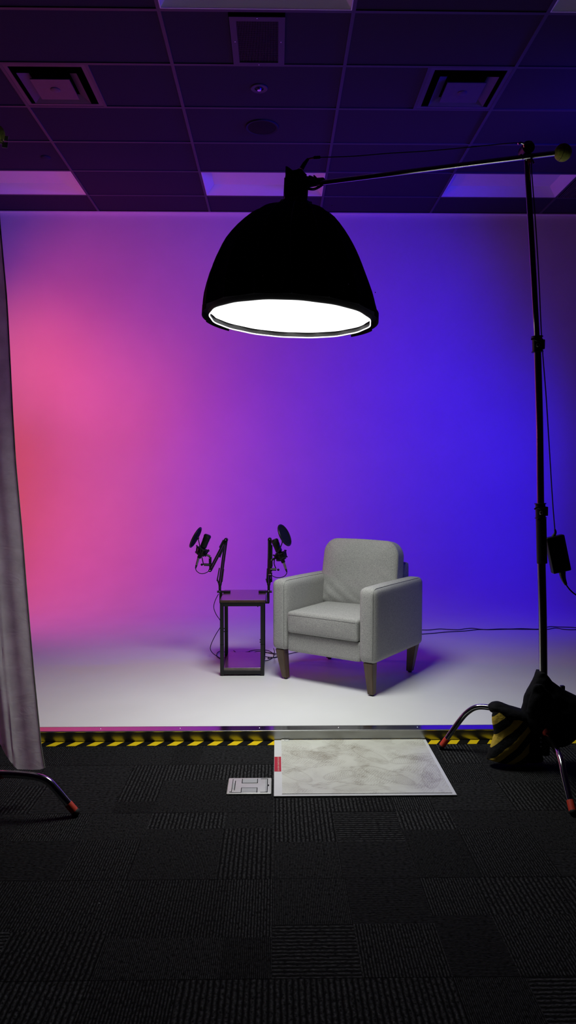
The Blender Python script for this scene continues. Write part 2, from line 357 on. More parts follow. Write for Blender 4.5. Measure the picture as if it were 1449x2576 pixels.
def text_mesh(txt, size, mt, name, m, parent, ext=.0003):
    cu = bpy.data.curves.new(name, 'FONT'); cu.body = txt; cu.size = size; cu.extrude = ext; cu.align_x = 'CENTER'; cu.align_y = 'CENTER'
    t = bpy.data.objects.new(name, cu); me = bpy.data.meshes.new_from_object(t); bpy.data.objects.remove(t)
    me.transform(rootmat(parent).inverted() @ mt); me.materials.clear(); me.materials.append(m)
    o = bpy.data.objects.new(name, me); C.objects.link(o); o.parent = parent; return o

# ------------------------------------------------------------------ room shell
XW, YB, YF = 4.7, 8.50, -2.6
struct(MB().box((-XW,YF,-.1), (XW,YB,0)).build('floor', M['carpet'], smooth=False))
struct(MB().box((-XW,YB,0), (XW,YB+.1,CEIL+.2)).build('wall_back', M['wall'], smooth=False))
struct(MB().box((-XW-.1,YF,0), (-XW,YB,CEIL+.2)).build('wall_left', M['wall'], smooth=False))
struct(MB().box((XW,YF,0), (XW+.1,YB,CEIL+.2)).build('wall_right', M['wall'], smooth=False))
struct(MB().box((-XW,YF-.1,0), (XW,YF,CEIL+.2)).build('wall_front', M['wall'], smooth=False))
# ceiling grid
GX = [-.735+1.2192*k for k in range(-3, 5)]; GY = [4.735+.6096*k for k in range(-11, 7)]
xs = [-XW]+GX+[XW]; ys = [YF]+[g for g in GY if g > YF+.1 and g < 8.2]+[8.27]
ci = lambda arr, v: min(range(len(arr)), key=lambda i: abs(arr[i]-v))
L1 = -.735
TROF = [(L1, 7.1734), (L1-2*1.2192, 7.1734), (L1+2*1.2192, 7.1734), (L1, 4.1254), (L1+2*1.2192, 4.1254)]
DIFF = [(L1-1.2192, 5.3446, 0), (L1+1.2192, 5.3446, 1)]
mb = MB()
def tilebox(x0, x1, y0, y1): mb.box((x0,y0,CEIL+.006), (x1,y1,CEIL+.022))
for i in range(len(xs)-1):
    for j in range(len(ys)-1):
        x0, x1, y0, y1 = xs[i], xs[i+1], ys[j], ys[j+1]
        if any(abs(x0-a) < .05 and abs(y0-b_) < .05 for a, b_ in TROF): continue
        d = [q for q in DIFF if abs(x0-q[0]) < .05 and abs(y0-q[1]) < .05]
        if d:
            xm = (x0+x1)/2
            if d[0][2] == 0: tilebox(xm, x1, y0, y1)
            else: tilebox(x0, xm, y0, y1)
        elif abs(x0-L1) < .05 and abs(y0-4.735) < .05:
            tilebox(x0, -.305, y0, y1); tilebox(.055, x1, y0, y1)
        elif abs(x0-(L1+3*1.2192)) < .05 and abs(y0-7.1734) < .05:
            tilebox(x0+.61, x1, y0, y1)
        else: tilebox(x0, x1, y0, y1)
struct(mb.build('ceiling', M['tile'], smooth=False))
mb = MB(); bw = .012
for x in GX: mb.box((x-bw,YF,CEIL-.002), (x+bw,8.27,CEIL+.006))
for y in ys[1:-1]:
    e = [-XW]+GX+[XW]
    for a, b_ in zip(e, e[1:]): mb.box((a+bw,y-bw,CEIL-.002), (b_-bw,y+bw,CEIL+.006))
mb.box((L1-1.2192+.6096-bw,5.345+bw,CEIL-.002), (L1-1.2192+.6096+bw,5.954-bw,CEIL+.006))
mb.box((L1+1.2192+.6096-bw,5.345+bw,CEIL-.002), (L1+1.2192+.6096+bw,5.954-bw,CEIL+.006))
struct(mb.build('trim_1', M['tbar'], smooth=False))
struct(MB().box((-XW,YF,CEIL+.19), (XW,YB,CEIL+.23)).build('trim_2', M['void'], smooth=False))

# recessed lights
TL = {0:'switched-off recessed light panel right behind the black dome softbox, near the back wall',
      1:'switched-off recessed light panel cut by the left picture edge, above the pink wall',
      2:'switched-off recessed light panel behind the tall light stand pole, above the blue wall',
      3:'greyish recessed light panel in the middle of the top picture edge, beside the square grille',
      4:'greyish recessed light panel corner in the top right corner of the picture'}
for k, (x0, y0) in enumerate(TROF):
    x1, y1 = x0+1.2192, y0+.6096; a, b_, c, d = x0+bw, x1-bw, y0+bw, y1-bw
    t = thing('ceiling_light', TL[k], 'ceiling light', ((x0+x1)/2, (y0+y1)/2, CEIL), group='recessed ceiling lights')
    e = .007; z0 = CEIL-.001
    m_ = MB()
    for lo, hi in (((a,c,z0),(b_,c+e,z0+.012)), ((a,d-e,z0),(b_,d,z0+.012)), ((a,c+e,z0),(a+e,d-e,z0+.012)), ((b_-e,c+e,z0),(b_,d-e,z0+.012))): m_.box(lo, hi)
    m_.build('frame', M['troffer_edge'], t, smooth=False)
    m_ = MB(); A, B, Cc, D = a+e, b_-e, c+e, d-e; s1, s2, zt = .075, .06, z0+.088
    lo = [(A,Cc,z0+.006),(B,Cc,z0+.006),(B,D,z0+.006),(A,D,z0+.006)]; hi = [(A+s1,Cc+s2,zt),(B-s1,Cc+s2,zt),(B-s1,D-s2,zt),(A+s1,D-s2,zt)]
    for i in range(4): m_.quad(lo[i], lo[(i+1)%4], hi[(i+1)%4], hi[i])
    m_.build('reflector', M['troffer'], t, smooth=False)
    m_ = MB(); m_.box((A+s1,Cc+s2,zt), (B-s1,D-s2,zt+.012)); m_.build('lens', M['troffer'], t, smooth=False)
    m_ = MB(); m_.box((a+.01,c+.01,zt+.013), (b_-.01,d-.01,zt+.035)); m_.build('housing', M['black_metal'], t, smooth=False)

# supply air diffusers
def frustum(m_, cx, cy, ho, zo, hi_, zi, th=.003):
    for (h0, za, h1, zb) in ((ho, zo, hi_, zi), (ho-th, zo+th, hi_-th, zi+th)):
        p = [(cx-h0,cy-h0,za),(cx+h0,cy-h0,za),(cx+h0,cy+h0,za),(cx-h0,cy+h0,za)]; q = [(cx-h1,cy-h1,zb),(cx+h1,cy-h1,zb),(cx+h1,cy+h1,zb),(cx-h1,cy+h1,zb)]
        for i in range(4): m_.quad(p[i], p[(i+1)%4], q[(i+1)%4], q[i])
for k, (x0, y0, right) in enumerate(DIFF):
    xa = x0+(.6096 if right else 0); cx, cy = xa+.3048, y0+.3048; h = .3048-bw
    t = thing('air_diffuser', ['square stepped ceiling air vent in the reddish left part of the ceiling','square stepped ceiling air vent in the blue right part of the ceiling'][k], 'air vent', (cx, cy, CEIL), group='square air vents in the ceiling')
    m_ = MB(); o = .262
    for lo, hi in (((cx-h,cy-h),(cx+h,cy-o)), ((cx-h,cy+o),(cx+h,cy+h)), ((cx-h,cy-o),(cx-o,cy+o)), ((cx+o,cy-o),(cx+h,cy+o))): m_.box((*lo,CEIL), (*hi,CEIL+.006))
    m_.build('face_frame', M['duct_paint'], t, smooth=False)
    m_ = MB(); m_.box((cx-o,cy-o,CEIL+.12), (cx+o,cy+o,CEIL+.13)); frustum(m_, cx, cy, o, CEIL+.006, o-.02, CEIL+.12); m_.build('duct_box', M['void'], t, smooth=False)
    m_ = MB(); frustum(m_, cx, cy, .215, CEIL-.020, .15, CEIL+.015); m_.build('cone', M['duct_paint'], t, smooth=False)
    m_ = MB(); frustum(m_, cx, cy, .145, CEIL-.022, .10, CEIL-.004); m_.box((cx-.142,cy-.142,CEIL-.026), (cx+.142,cy+.142,CEIL-.021)); m_.build('cone', M['duct_paint'], t, smooth=False)
    m_ = MB(); m_.lathe([(0,-.004),(.030,-.004),(.036,0),(.036,.004)], Matrix.Translation((cx,cy,CEIL-.029)), 28); m_.build('hub', M['duct_paint'], t)
# square return grille with mesh and four screws
x0, x1, y0, y1 = -.300, .056, 4.750, 5.335; cx, cy = (x0+x1)/2, (y0+y1)/2
t = thing('return_grille', 'mesh-covered rectangular grille with four bright screws in the ceiling', 'vent grille', (cx, cy, CEIL))
m_ = MB(); fw = .043
for lo, hi in (((x0,y0+.03),(x1,y0+.03+fw)), ((x0,y1-fw),(x1,y1)), ((x0,y0+.03+fw),(x0+fw,y1-fw)), ((x1-fw,y0+.03+fw),(x1,y1-fw))): m_.box((*lo,CEIL-.012), (*hi,CEIL-.004))
m_.build('frame', M['tbar'], t, smooth=False)
m_ = MB(); m_.box((x0,y0,CEIL+.07), (x1,y1,CEIL+.08))
for lo, hi in (((x0,y0),(x0+.004,y1)),((x1-.004,y0),(x1,y1)),((x0,y0),(x1,y0+.004)),((x0,y1-.004),(x1,y1))): m_.box((*lo,CEIL), (*hi,CEIL+.07))
m_.build('backing', M['void'], t, smooth=False)
m_ = MB(); n1_ = 26
for i in range(n1_):
    xx = x0+fw+(x1-x0-2*fw)*(i+.5)/n1_; m_.box((xx-.0011,y0+.06,CEIL-.006), (xx+.0011,y1-fw,CEIL-.004))
for i in range(42):
    yy = y0+.075+(y1-fw-y0-.08)*(i+.5)/42; m_.box((x0+fw,yy-.0009,CEIL-.0045), (x1-fw,yy+.0009,CEIL-.003))
m_.build('wire_mesh', mat('dull_wire', (.035,.032,.04), .5), t, smooth=False)
for sx_, sy_ in ((cx, y0+.04), (cx, y1-.02), (x0+.025, cy), (x1-.025, cy)):
    MB().ball((sx_,sy_,CEIL-.013), .0045, 10, 8, (1,1,.6)).build('screw', M['screw'], t)
# pendant sprinkler with ring
p = G(652, 223, CEIL); t = thing('sprinkler_head', 'small round sprinkler with shiny centre in the ceiling', 'sprinkler', p)
T0 = Matrix.Translation(p)
MB().lathe([(.034,-.001),(.060,-.004),(.064,0),(.064,.004)], T0, 32).build('escutcheon', M['tbar'], t)
MB().lathe([(.034,-.001),(.034,.012),(0,.012)], T0, 28).build('recess', M['void'], t)
MB().lathe([(0,-.014),(.014,-.014),(.017,-.010),(.017,.010)], T0, 24).build('deflector', M['screw'], t)
# round speaker
p = G(659, 321, CEIL); t = thing('ceiling_speaker', 'dark round speaker grille set flush in the ceiling', 'speaker', p); T0 = Matrix.Translation(p)
MB().lathe([(.118,-.002),(.134,-.006),(.138,0),(.138,.004)], T0, 48).build('rim', M['tile'], t)
MB().lathe([(0,-.004),(.06,-.0035),(.118,-.001)], T0, 48).build('grille', M['speaker_black'], t)
# small recessed detector to the left
p = G(115, 397, CEIL); t = MB().lathe([(0,-.010),(.03,-.010),(.040,-.004),(.044,.002),(.044,.004)], Matrix.Translation(p), 28).build('smoke_detector', M['tile']); own(t, p)
tag(t, 'faint small round dark detector in the ceiling above the left light panel', 'smoke detector')
# slotted linear vent beyond the right light
x0 = L1+3*1.2192; t = thing('slot_vent', 'dark slotted air vent right of the rear right light panel', 'air vent', (x0+.3, 7.478, CEIL))
m_ = MB()
for i in range(26): m_.box((x0+.03+i*.0215,7.1734+bw,CEIL-.001), (x0+.040+i*.0215,7.1734+.6096-bw,CEIL+.01))
m_.build('slats', M['tbar'], t, smooth=False)
MB().box((x0+bw,7.186,CEIL+.03), (x0+.60,7.77,CEIL+.035)).build('backing', M['void'], t, smooth=False)

# ------------------------------------------------------------------ stage with sweep
XS = 4.35; Y0 = 3.700; YWALL = 8.28; RC = 1.45
t = thing('cyclorama_stage', 'low white stage whose floor curves up into the pink and blue lit backdrop', 'stage', (0, Y0, 0))
prof = [(Y0+.062, HS-.0005), (Y0+.5, HS)] + [(4.5+i*.25, HS) for i in range(0, int((YWALL-RC-4.5)/.25)+1)]
for i in range(0, 25):
    a = PI/2*i/24; prof.append((YWALL-RC+RC*math.sin(a), HS+RC-RC*math.cos(a)))
prof += [(YWALL, 2.2), (YWALL, 3.2), (YWALL, CEIL-.003)]
m_ = MB(); nx = 30; rows = []; k = len(prof); back = []
for i in range(k):
    (ya, za), (yb_, zb_) = prof[max(0, i-1)], prof[min(k-1, i+1)]; d = math.hypot(yb_-ya, zb_-za)
    back.append((prof[i][0]+(zb_-za)/d*.016, prof[i][1]-(yb_-ya)/d*.016))
for (y, z) in prof+back[::-1]: rows.append([m_.bm.verts.new((-XS+2*XS*i/nx, y, z)) for i in range(nx+1)])
rows.append(rows[0])
for A, B in zip(rows, rows[1:]):
    for i in range(nx): m_.bm.faces.new((A[i], A[i+1], B[i+1], B[i]))
m_.bm.faces.new([r[0] for r in rows[:-1]]); m_.bm.faces.new([r[nx] for r in rows[:-1]][::-1])
o = m_.build('sweep', M['white_sweep'], t, angle=50)
m_ = MB(); m_.box((-XS,Y0+.001,HS-.004), (XS,Y0+.064,HS+.0008)); m_.build('edge_strip', M['alu_top'], t, smooth=False)
m_ = MB(); m_.box((-XS,Y0,.001), (XS,Y0+.003,HS-.006)); m_.build('fascia', M['alu'], t, smooth=False)
m_ = MB(); m_.tube([(-XS,Y0,HS-.003),(XS,Y0,HS-.003)], .0028, 8, smooth=False); m_.build('edge_lip', M['steel'], t)
m_ = MB(); m_.box((-XS,Y0+.0635,HS-.003), (XS,Y0+.067,HS+.0016)); m_.build('edge_bead', M['white_plastic'], t, smooth=False)
m_ = MB(); m_.box((-XS,Y0+.07,.0), (XS,YWALL-RC,HS-.03)); m_.build('deck', M['black_metal'], t, smooth=False)
for xx in [-2.55+.41*i for i in range(14)]:
    MB().lathe([(0,.0015),(.003,.001),(.004,0)], Matrix.Translation((xx,Y0+.035,HS+.001)), 10).build('screw', M['screw'], t)
struct(MB().box((-XW,8.24,CEIL-.012), (XW,YWALL-.002,CEIL-.002)).build('trim_3', M['troffer_edge'], smooth=False))
# hazard tape on the carpet
o = MB().box((-XS,Y0-.062,.0005), (XS,Y0-.004,.0016)).build('floor_tape', M['hazard_tape'], smooth=False); own(o, (0,Y0-.03,0))
tag(o, 'yellow and black hazard tape along the foot of the stage', 'tape')

# ------------------------------------------------------------------ sticky mat
x0, x1 = -.013, .764; y0, y1 = 3.036, 3.692
t = thing('sticky_mat', 'white sticky floor mat with grey shoe marks and a red label', 'floor mat', ((x0+x1)/2, (y0+y1)/2, 0))
MB().box((x0,y0,.0022), (x1,y1,.007), .001, 1).build('frame_board', M['white_plastic'], t, smooth=False)
MB().box((x0+.036,y0+.018,.0072), (x1-.016,y1-.002,.0084)).build('film', M['mat_film'], t, smooth=False)
MB().box((x0+.034,y0+.0155,.0070), (x1-.016,y0+.018,.0076)).build('film_edge', M['grey_print'], t, smooth=False)
yl0, yl1 = G(690,1941,.007).y, G(690,1904,.007).y
MB().box((x0+.0015,yl0,.0071), (x0+.033,yl1,.0077)).build('label', M['label_red'], t, smooth=False)
lt_ = Matrix.Translation((x0+.0195,(yl0+yl1)/2,.0079)) @ Matrix.Rotation(-PI/2, 4, 'Z')
text_mesh('CAUTION SLIPPERY WHEN WET', .0118, lt_, 'label_print', M['label_text'], t)
MB().box((x0,y1-.117,.0071),(x0+.034,y1-.113,.0076)).build('crease', mat('bright_white_crease', (.9,.9,.9), .4), t, smooth=False)
m_ = MB(); pts = [(x0+.038,y1-.02),(x0+.036,y1+.0),(x0+.072,y1-.001),(x0+.080,y1-.012),(x0+.075,y1-.028)]
m_.prism(pts, .0012, Matrix.Translation((0,0,.0088))); m_.build('number_tab', mat('glossy_white_tab', (.85,.85,.82), .3), t, smooth=False)
text_mesh('1 OF 30', .011, Matrix.Translation((x0+.059,y1-.012,.0103)), 'tab_print', M['ink'], t)

# ------------------------------------------------------------------ floor box
x0, x1, y0, y1 = -.215, -.024, 3.063, 3.228
t = thing('floor_box', 'silver-grey metal floor outlet box cover in the carpet left of the mat', 'floor outlet', ((x0+x1)/2, (y0+y1)/2, 0))
MB().box((x0,y0,.0005), (x1,y1,.006), .004, 3).build('cover_plate', M['plate'])
def fb(u0, v0, u1, v1, z0=.0055, z1=.0066): return (x0+(x1-x0)*u0, y0+(y1-y0)*v0, z0), (x0+(x1-x0)*u1, y0+(y1-y0)*v1, z1)
C.objects[-1].parent = None
o = bpy.data.objects['cover_plate']; o.data.transform(rootmat(t).inverted()); o.parent = t
for q in ((.33,.66,.67,.90),(.33,.09,.67,.34)): MB().box(*fb(*q)).build('cable_flap', M['plate_inset'], t, smooth=False)
m_ = MB()
for q in ((.315,.64,.685,.658),(.315,.64,.33,.92),(.67,.64,.685,.92),(.315,.342,.685,.36),(.315,.07,.33,.36),(.67,.07,.685,.36),(.10,.065,.315,.08),(.75,.90,.92,.915),(.90,.08,.915,.90),(.75,.07,.915,.085),
          (.16,.20,.175,.80),(.10,.10,.112,.90),(.92,.45,.945,.55),(.06,.08,.10,.11)): m_.box(*fb(*q, .0055, .0068))
m_.build('lid_gap', M['void'], t, smooth=False)
MB().box(*fb(.112,.28,.16,.66)).build('hinge_plate', M['plate_inset'], t, smooth=False)
MB().box(*fb(.86,.10,.90,.88)).build('latch', M['plate_inset'], t, smooth=False)

# ------------------------------------------------------------------ armchair
t = thing('armchair', 'grey fabric armchair with square arms and tapered brown legs on the stage', 'armchair', (.4685, 4.729, HS), math.radians(-35))
def L_(m_, name, mt_=None, par=None, **k): return m_.build(name, mt_ or M['fabric'], par or t, world=False, **k)
BW, BF, BR = .370, -.345, .355
m_ = MB(); softbox_mesh(m_, (.262,.32,.062), .016, 14, mt=Matrix.Translation((0,-.008,.252))); L_(m_, 'seat_base', angle=60)
def armfn(q, p):
    q.z -= .012*max(0, (q.y+.1))*1.0
    return q
for s in (-1, 1):
    m_ = MB(); softbox_mesh(m_, (.0575,.350,.226), .038, 18, puff=(.003,.003,.002), mt=Matrix.Translation((s*.3125-(.006 if s < 0 else 0),.005,.417)), fn=armfn); a_ = L_(m_, 'armrest', angle=60)
    # stitched seam round the front panel
    m_ = MB(); cx_ = s*.3125+(-.006 if s < 0 else 0)+.040
    pts = [(cx_,-.3415,.215),(cx_,-.3415,.40),(cx_,-.3415,.59),(cx_,-.338,.612),(cx_,-.325,.631),(cx_,-.30,.6385)]+[(cx_, y, .6385-.012*max(0, y+.1)) for y in (-.2,-.1,0,.1,.2,.3)]
    m_.tube(pts, .0016, 6, 3); L_(m_, 'seam', M['seam'], a_)
m_ = MB(); softbox_mesh(m_, (.262,.055,.265), .02, 12, mt=Matrix.Translation((0,.305,.462))); L_(m_, 'back_frame', angle=60)
def seatfn(q, p):
    if p[2] > 0: q.z += .018*p[2]*(1-p[0]**4)*(1-max(0, p[1])**2)*(1-.75*max(0,-p[1])**3)+.004*noise.noise(Vector((q.x*5, q.y*5, 3)))
    return q
m_ = MB(); softbox_mesh(m_, (.253,.270,.066), .016, 22, puff=(.0,.008,.0), mt=Matrix.Translation((0,-.075,.380)), fn=seatfn); sc = L_(m_, 'seat_cushion', angle=70)
m_ = MB(); zt = .438
m_.tube([(-.238,-.3455,.429),(-.15,-.3478,.430),(0,-.3492,.430),(.15,-.3478,.430),(.238,-.3455,.429)], .0016, 6, 5); L_(m_, 'seam', M['seam'], sc)
def backfn(q, p):
    # pillow outline with broad top corners, puffed faces and creases at the foot
    hx, hz, hy = .284, .222, .088; x, z = p[0]*hx, p[2]*hz; Rc = .095 if z > 0 else .035
    dx, dz = abs(x)-(hx-Rc), abs(z)-(hz-Rc)
    if dx > 0 and dz > 0:
        f = max(dx, dz)/math.hypot(dx, dz); x = math.copysign(hx-Rc+dx*f, x); z = math.copysign(hz-Rc+dz*f, z)
    x *= 1-.03*max(0, z/hz)**2-.012*max(0, -z/hz)**2; z += .006*(1-(x/hx)**2)*(1 if z > 0 else -.4)*abs(z)/hz
    m = max(abs(p[0]), abs(p[2])); y = p[1]*hy*(.42+.58*math.sqrt(max(0, 1-m**3.2)))
    w = math.exp(-((x+.16)**2/.010+(z+.13)**2/.007)) + .8*math.exp(-((x-.03)**2/.02+(z+.17)**2/.0022)) + .7*math.exp(-((x-.22)**2/.003+(z+.03)**2/.01))
    if p[1] < 0: y += .0050*math.sin(70*(z+.75*x))*w*(1-m**6)
    y += .006*noise.noise(Vector((x*6, z*6, 1.3)))
    return Vector((x, y, z))
rcorner = backfn
mtb = Matrix.Translation((-.012,.195,.648)) @ Matrix.Rotation(math.radians(-9), 4, 'X')
m_ = MB(); softbox_mesh(m_, (.268,.075,.222), .001, 40, mt=mtb, fn=rcorner); bc = L_(m_, 'back_cushion', angle=80)
m_ = MB(); pts = []
R_, hx, hz = .092, .276, .215
pts.append((hx,-.035,-hz+.03))
for i in range(7):
    a = PI/2*i/6; pts.append(((hx-R_+R_*math.cos(a))*(.985), -.0395, hz-R_+R_*math.sin(a)+.003))
for i in range(7):
    a = PI/2+PI/2*i/6; pts.append(((-hx+R_+R_*math.cos(a))*(.985), -.0395, hz-R_+R_*math.sin(a)+.003))
pts.append((-hx,-.035,-hz+.03))
m_.tube([mtb @ Vector(q) for q in pts], .0016, 6, 3); L_(m_, 'seam', M['seam'], bc)
FEET = {}
for k, (wx, wy) in {(-1,-1):(.0585,4.662),(1,-1):(.5635,4.2865),(1,1):(.885,4.808),(-1,1):(.376,5.160)}.items():
    dx, dy = wx-.4685, wy-4.729; ca, sa = math.cos(math.radians(35)), math.sin(math.radians(35)); FEET[k] = (dx*ca-dy*sa, dx*sa+dy*ca)
for sx_ in (-1, 1):
    for sy_ in (-1, 1):
        m_ = MB(); fx0, fy0 = FEET[(sx_,sy_)]; tx0, ty0 = .318*sx_, .306*sy_; a, b_ = .031, .019
        g = [[m_.bm.verts.new((X0+ux*h, Y0_+uy*h, z)) for ux, uy in ((-1,-1),(1,-1),(1,1),(-1,1))] for h, z, X0, Y0_ in ((b_,.008,fx0,fy0),(a,.196,tx0,ty0))]
        m_.bm.faces.new(g[0][::-1]); m_.bm.faces.new(g[1])
        for i in range(4): m_.bm.faces.new((g[0][i], g[0][(i+1)%4], g[1][(i+1)%4], g[1][i]))
        bmesh.ops.bevel(m_.bm, geom=m_.bm.edges[:], offset=.003, segments=2, affect='EDGES')
        lg = L_(m_, 'leg', M['walnut_leg'])
        m_ = MB(); m_.lathe([(0,.0),(.012,0),(.013,.008),(0,.009)], Matrix.Translation((fx0,fy0,0)), 16); L_(m_, 'glide', M['rubber'], lg)

# ------------------------------------------------------------------ side table
xa, xb, ya, yb = -.371, -.0733, 4.723, 5.157; ZT = .553
t = thing('side_table', 'narrow tall side table with dark wood top and black metal frame', 'side table', ((xa+xb)/2, (ya+yb)/2, HS))
MB().box((xa+.003,ya-.002,ZT-.016), (xb,yb,ZT), .0015, 1).build('tabletop', M['wood'], t, smooth=False)
q = .0245
for (x, y) in ((xa+.002,ya),(xb-q-.008,ya),(xa+.002,yb-q),(xb-q-.008,yb-q)):
    lg = MB().box((x,y,HS+.004), (x+q,y+q,ZT-.016), .0015, 1).build('leg', M['black_metal'], t, smooth=False)
    MB().cone((x+q/2,y+q/2,HS), (x+q/2,y+q/2,HS+.004), .011, seg=14).build('foot', M['rubber'], lg)
    MB().box((x-.0006,y-.0006,HS+.205), (x+q+.0006,y+q+.0006,HS+.207)).build('joint', M['void'], lg, smooth=False)
def rail(y0_, y1_, z0_, z1_, x0_=xa+.026, x1_=xb-.032): MB().box((x0_,y0_,z0_), (x1_,y1_,z1_), .001, 1).build('rail', M['black_metal'], t, smooth=False)
rail(ya+.001, ya+q-.002, ZT-.041, ZT-.016); rail(yb-q+.002, yb-.001, ZT-.041, ZT-.016)
rail(ya+.001, ya+q-.002, HS+.010, HS+.036); rail(yb-q+.002, yb-.001, HS+.010, HS+.036)
for (x0_, x1_) in ((xa+.004, xa+.024), (xb-.030, xb-.010)):
    rail(ya+q, yb-q, ZT-.041, ZT-.016, x0_, x1_); rail(ya+q, yb-q, HS+.010, HS+.036, x0_, x1_)
MB().box((xa+.0255,ya+.002,HS+.037), (xb-.0325,yb-.002,HS+.053), .001, 1).build('shelf', M['wood'], t, smooth=False)
for (x, z) in ((xa+.05,ZT-.044),(xb-.05,ZT-.044),(xa+.028,HS+.29),(xa+.028,HS+.31),(xb-.035,HS+.22),(xb-.035,HS+.235)): MB().ball((x,ya+.012,z), .004, 8, 6).build('bolt', M['black_metal'], t)

# ------------------------------------------------------------------ microphone arms
YM = 5.03
Lp = lambda zx, zy, dy=0: P(460+zx/9.056, 1310+zy/9.056, YM+dy)
Rp = lambda zx, zy, dy=0: P(640+zx/12.075, 1310+zy/12.075, YM+dy)
Z5 = lambda zx, zy, dy=0: P(440+zx/4.262, 1300+zy/4.262, YM+dy)
def off(a, b_, d):          # in-plane perpendicular offset
    v_ = (b_-a).normalized(); n_ = Vector((v_.z, 0, -v_.x)); return a+n_*d, b_+n_*d
def spring(par, a, b_, r=.0038, turns=44):
    d = b_-a; q_ = d.to_track_quat('Z', 'Y'); pts = []
    k = turns*8
    for i in range(k+1):
        an = 2*PI*i/8; pts.append(a+q_ @ Vector((r*math.cos(an), r*math.sin(an), d.length*i/k)))
    MB().tube(pts, .0011, 5, smooth=False).build('spring', M['black_metal'], par)
def arm(side, label, ground, joints, clampx, springs):
    tt = thing('scissor_stand', label, 'microphone stand', ground, group='clamped scissor microphone stands')
    base, elbow, tip = joints
    d1, d2 = (elbow-base), (tip-elbow)
    a_ = None
    # lower and upper booms: paired square tubes
    for nm, p, q_, dy in (('lower_boom', base, elbow, .0), ('upper_boom', elbow, tip, -.022)):
        m_ = MB()
        for s in (-1, 1):
            u_, w_ = off(p, q_, s*.0062); u_, w_ = u_+Vector((0,dy,0)), w_+Vector((0,dy,0))
            m_.tube([u_, w_], .0058, 8, smooth=False)
        m_.build(nm, M['black_metal'], tt)
    m_ = MB()
    m_.cone(elbow+Vector((0,-.034,0)), elbow+Vector((0,.016,0)), .014, seg=20); m_.cone(elbow+Vector((0,-.042,0)), elbow+Vector((0,-.034,0)), .006, seg=8)
    m_.build('elbow_joint', M['black_plastic'], tt)
    MB().cone(tip+Vector((0,-.040,0)), tip+Vector((0,-.006,0)), .011, seg=20).build('tip_joint', M['black_plastic'], tt)
    MB().ball(tip+Vector((0,-.042,0)), .0035, 10, 8).build('rivet', M['screw'], tt)
    MB().ball(elbow+Vector((0,-.044,.004)), .003, 10, 8).build('rivet', M['screw'], tt)
    for (a, b_) in springs: spring(tt, a, b_)
    return tt
# left
bl, el, tl = Z5(482,735), Z5(548,248), Z5(382,568)
armL = arm(-1, 'folded black microphone boom arm clamped to the left side of the table top', Vector((xa,YM,ZT)), (bl, el, tl), xa,
           [(Z5(478,548), Z5(452,690)), (Z5(522,560), Z5(505,695)), (Z5(520,250,-.03), Z5(478,330,-.03)), (Z5(530,310,-.045), Z5(480,435,-.045))])
br, er, tr_ = Rp(435,1960), Rp(465,570), Rp(490,1610)
armR = arm(1, 'folded black microphone boom arm clamped to the table side next to the armchair', Vector((xb,YM,ZT)), (br, er, tr_), xb,
           [(Rp(395,1450), Rp(375,1860)), (Rp(505,1480), Rp(525,1860)), (Rp(425,590,-.03), Rp(425,1150,-.03)), (Rp(530,740,-.03), Rp(530,1140,-.03))])
for tt, b0, xe, s in ((armL, bl, xa, -1), (armR, br, xb, 1)):
    xo = xe+s*.014
    m_ = MB()      # yoke and swivel post
    m_.tube([b0+Vector((-.018,0,.045)), b0+Vector((-.010,0,.018)), b0+Vector((0,0,-.004))], .0045, 8)
    m_.tube([b0+Vector((.018,0,.045)), b0+Vector((.010,0,.018)), b0+Vector((0,0,-.004))], .0045, 8)
    m_.box(b0+Vector((-.009,-.01,-.02)), b0+Vector((.009,.01,.012)), .003)
    m_.build('yoke', M['black_plastic'], tt)
    MB().cone(Vector((b0.x,YM,ZT)), b0+Vector((0,0,-.01)), .009, seg=16).build('swivel_post', M['black_metal'], tt)
    m_ = MB()
    m_.box((min(xe-s*.052, xe+s*.030), YM-.02, ZT+.0012), (max(xe-s*.052, xe+s*.030), YM+.02, ZT+.013), .003)
    m_.box((min(xe+s*.004, xe+s*.024), YM-.018, ZT-.07), (max(xe+s*.004, xe+s*.024), YM+.018, ZT+.004), .003)
    m_.box((min(xe-s*.02, xe+s*.022), YM-.018, ZT-.075), (max(xe-s*.02, xe+s*.022), YM+.018, ZT-.063), .003)
    m_.cone((xe-s*.004,YM,ZT-.064), (xe-s*.004,YM,ZT-.0175), .005, seg=12)
    m_.cone((xe+s*.022,YM-.001,ZT+.006), (xe+s*.040,YM-.001,ZT+.006), .008, seg=14)
    m_.build('desk_clamp', M['black_plastic'], tt)
    MB().ball(Vector((b0.x,YM-.02,ZT+.012)), .0035, 8, 6).build('rivet', M['screw'], tt)
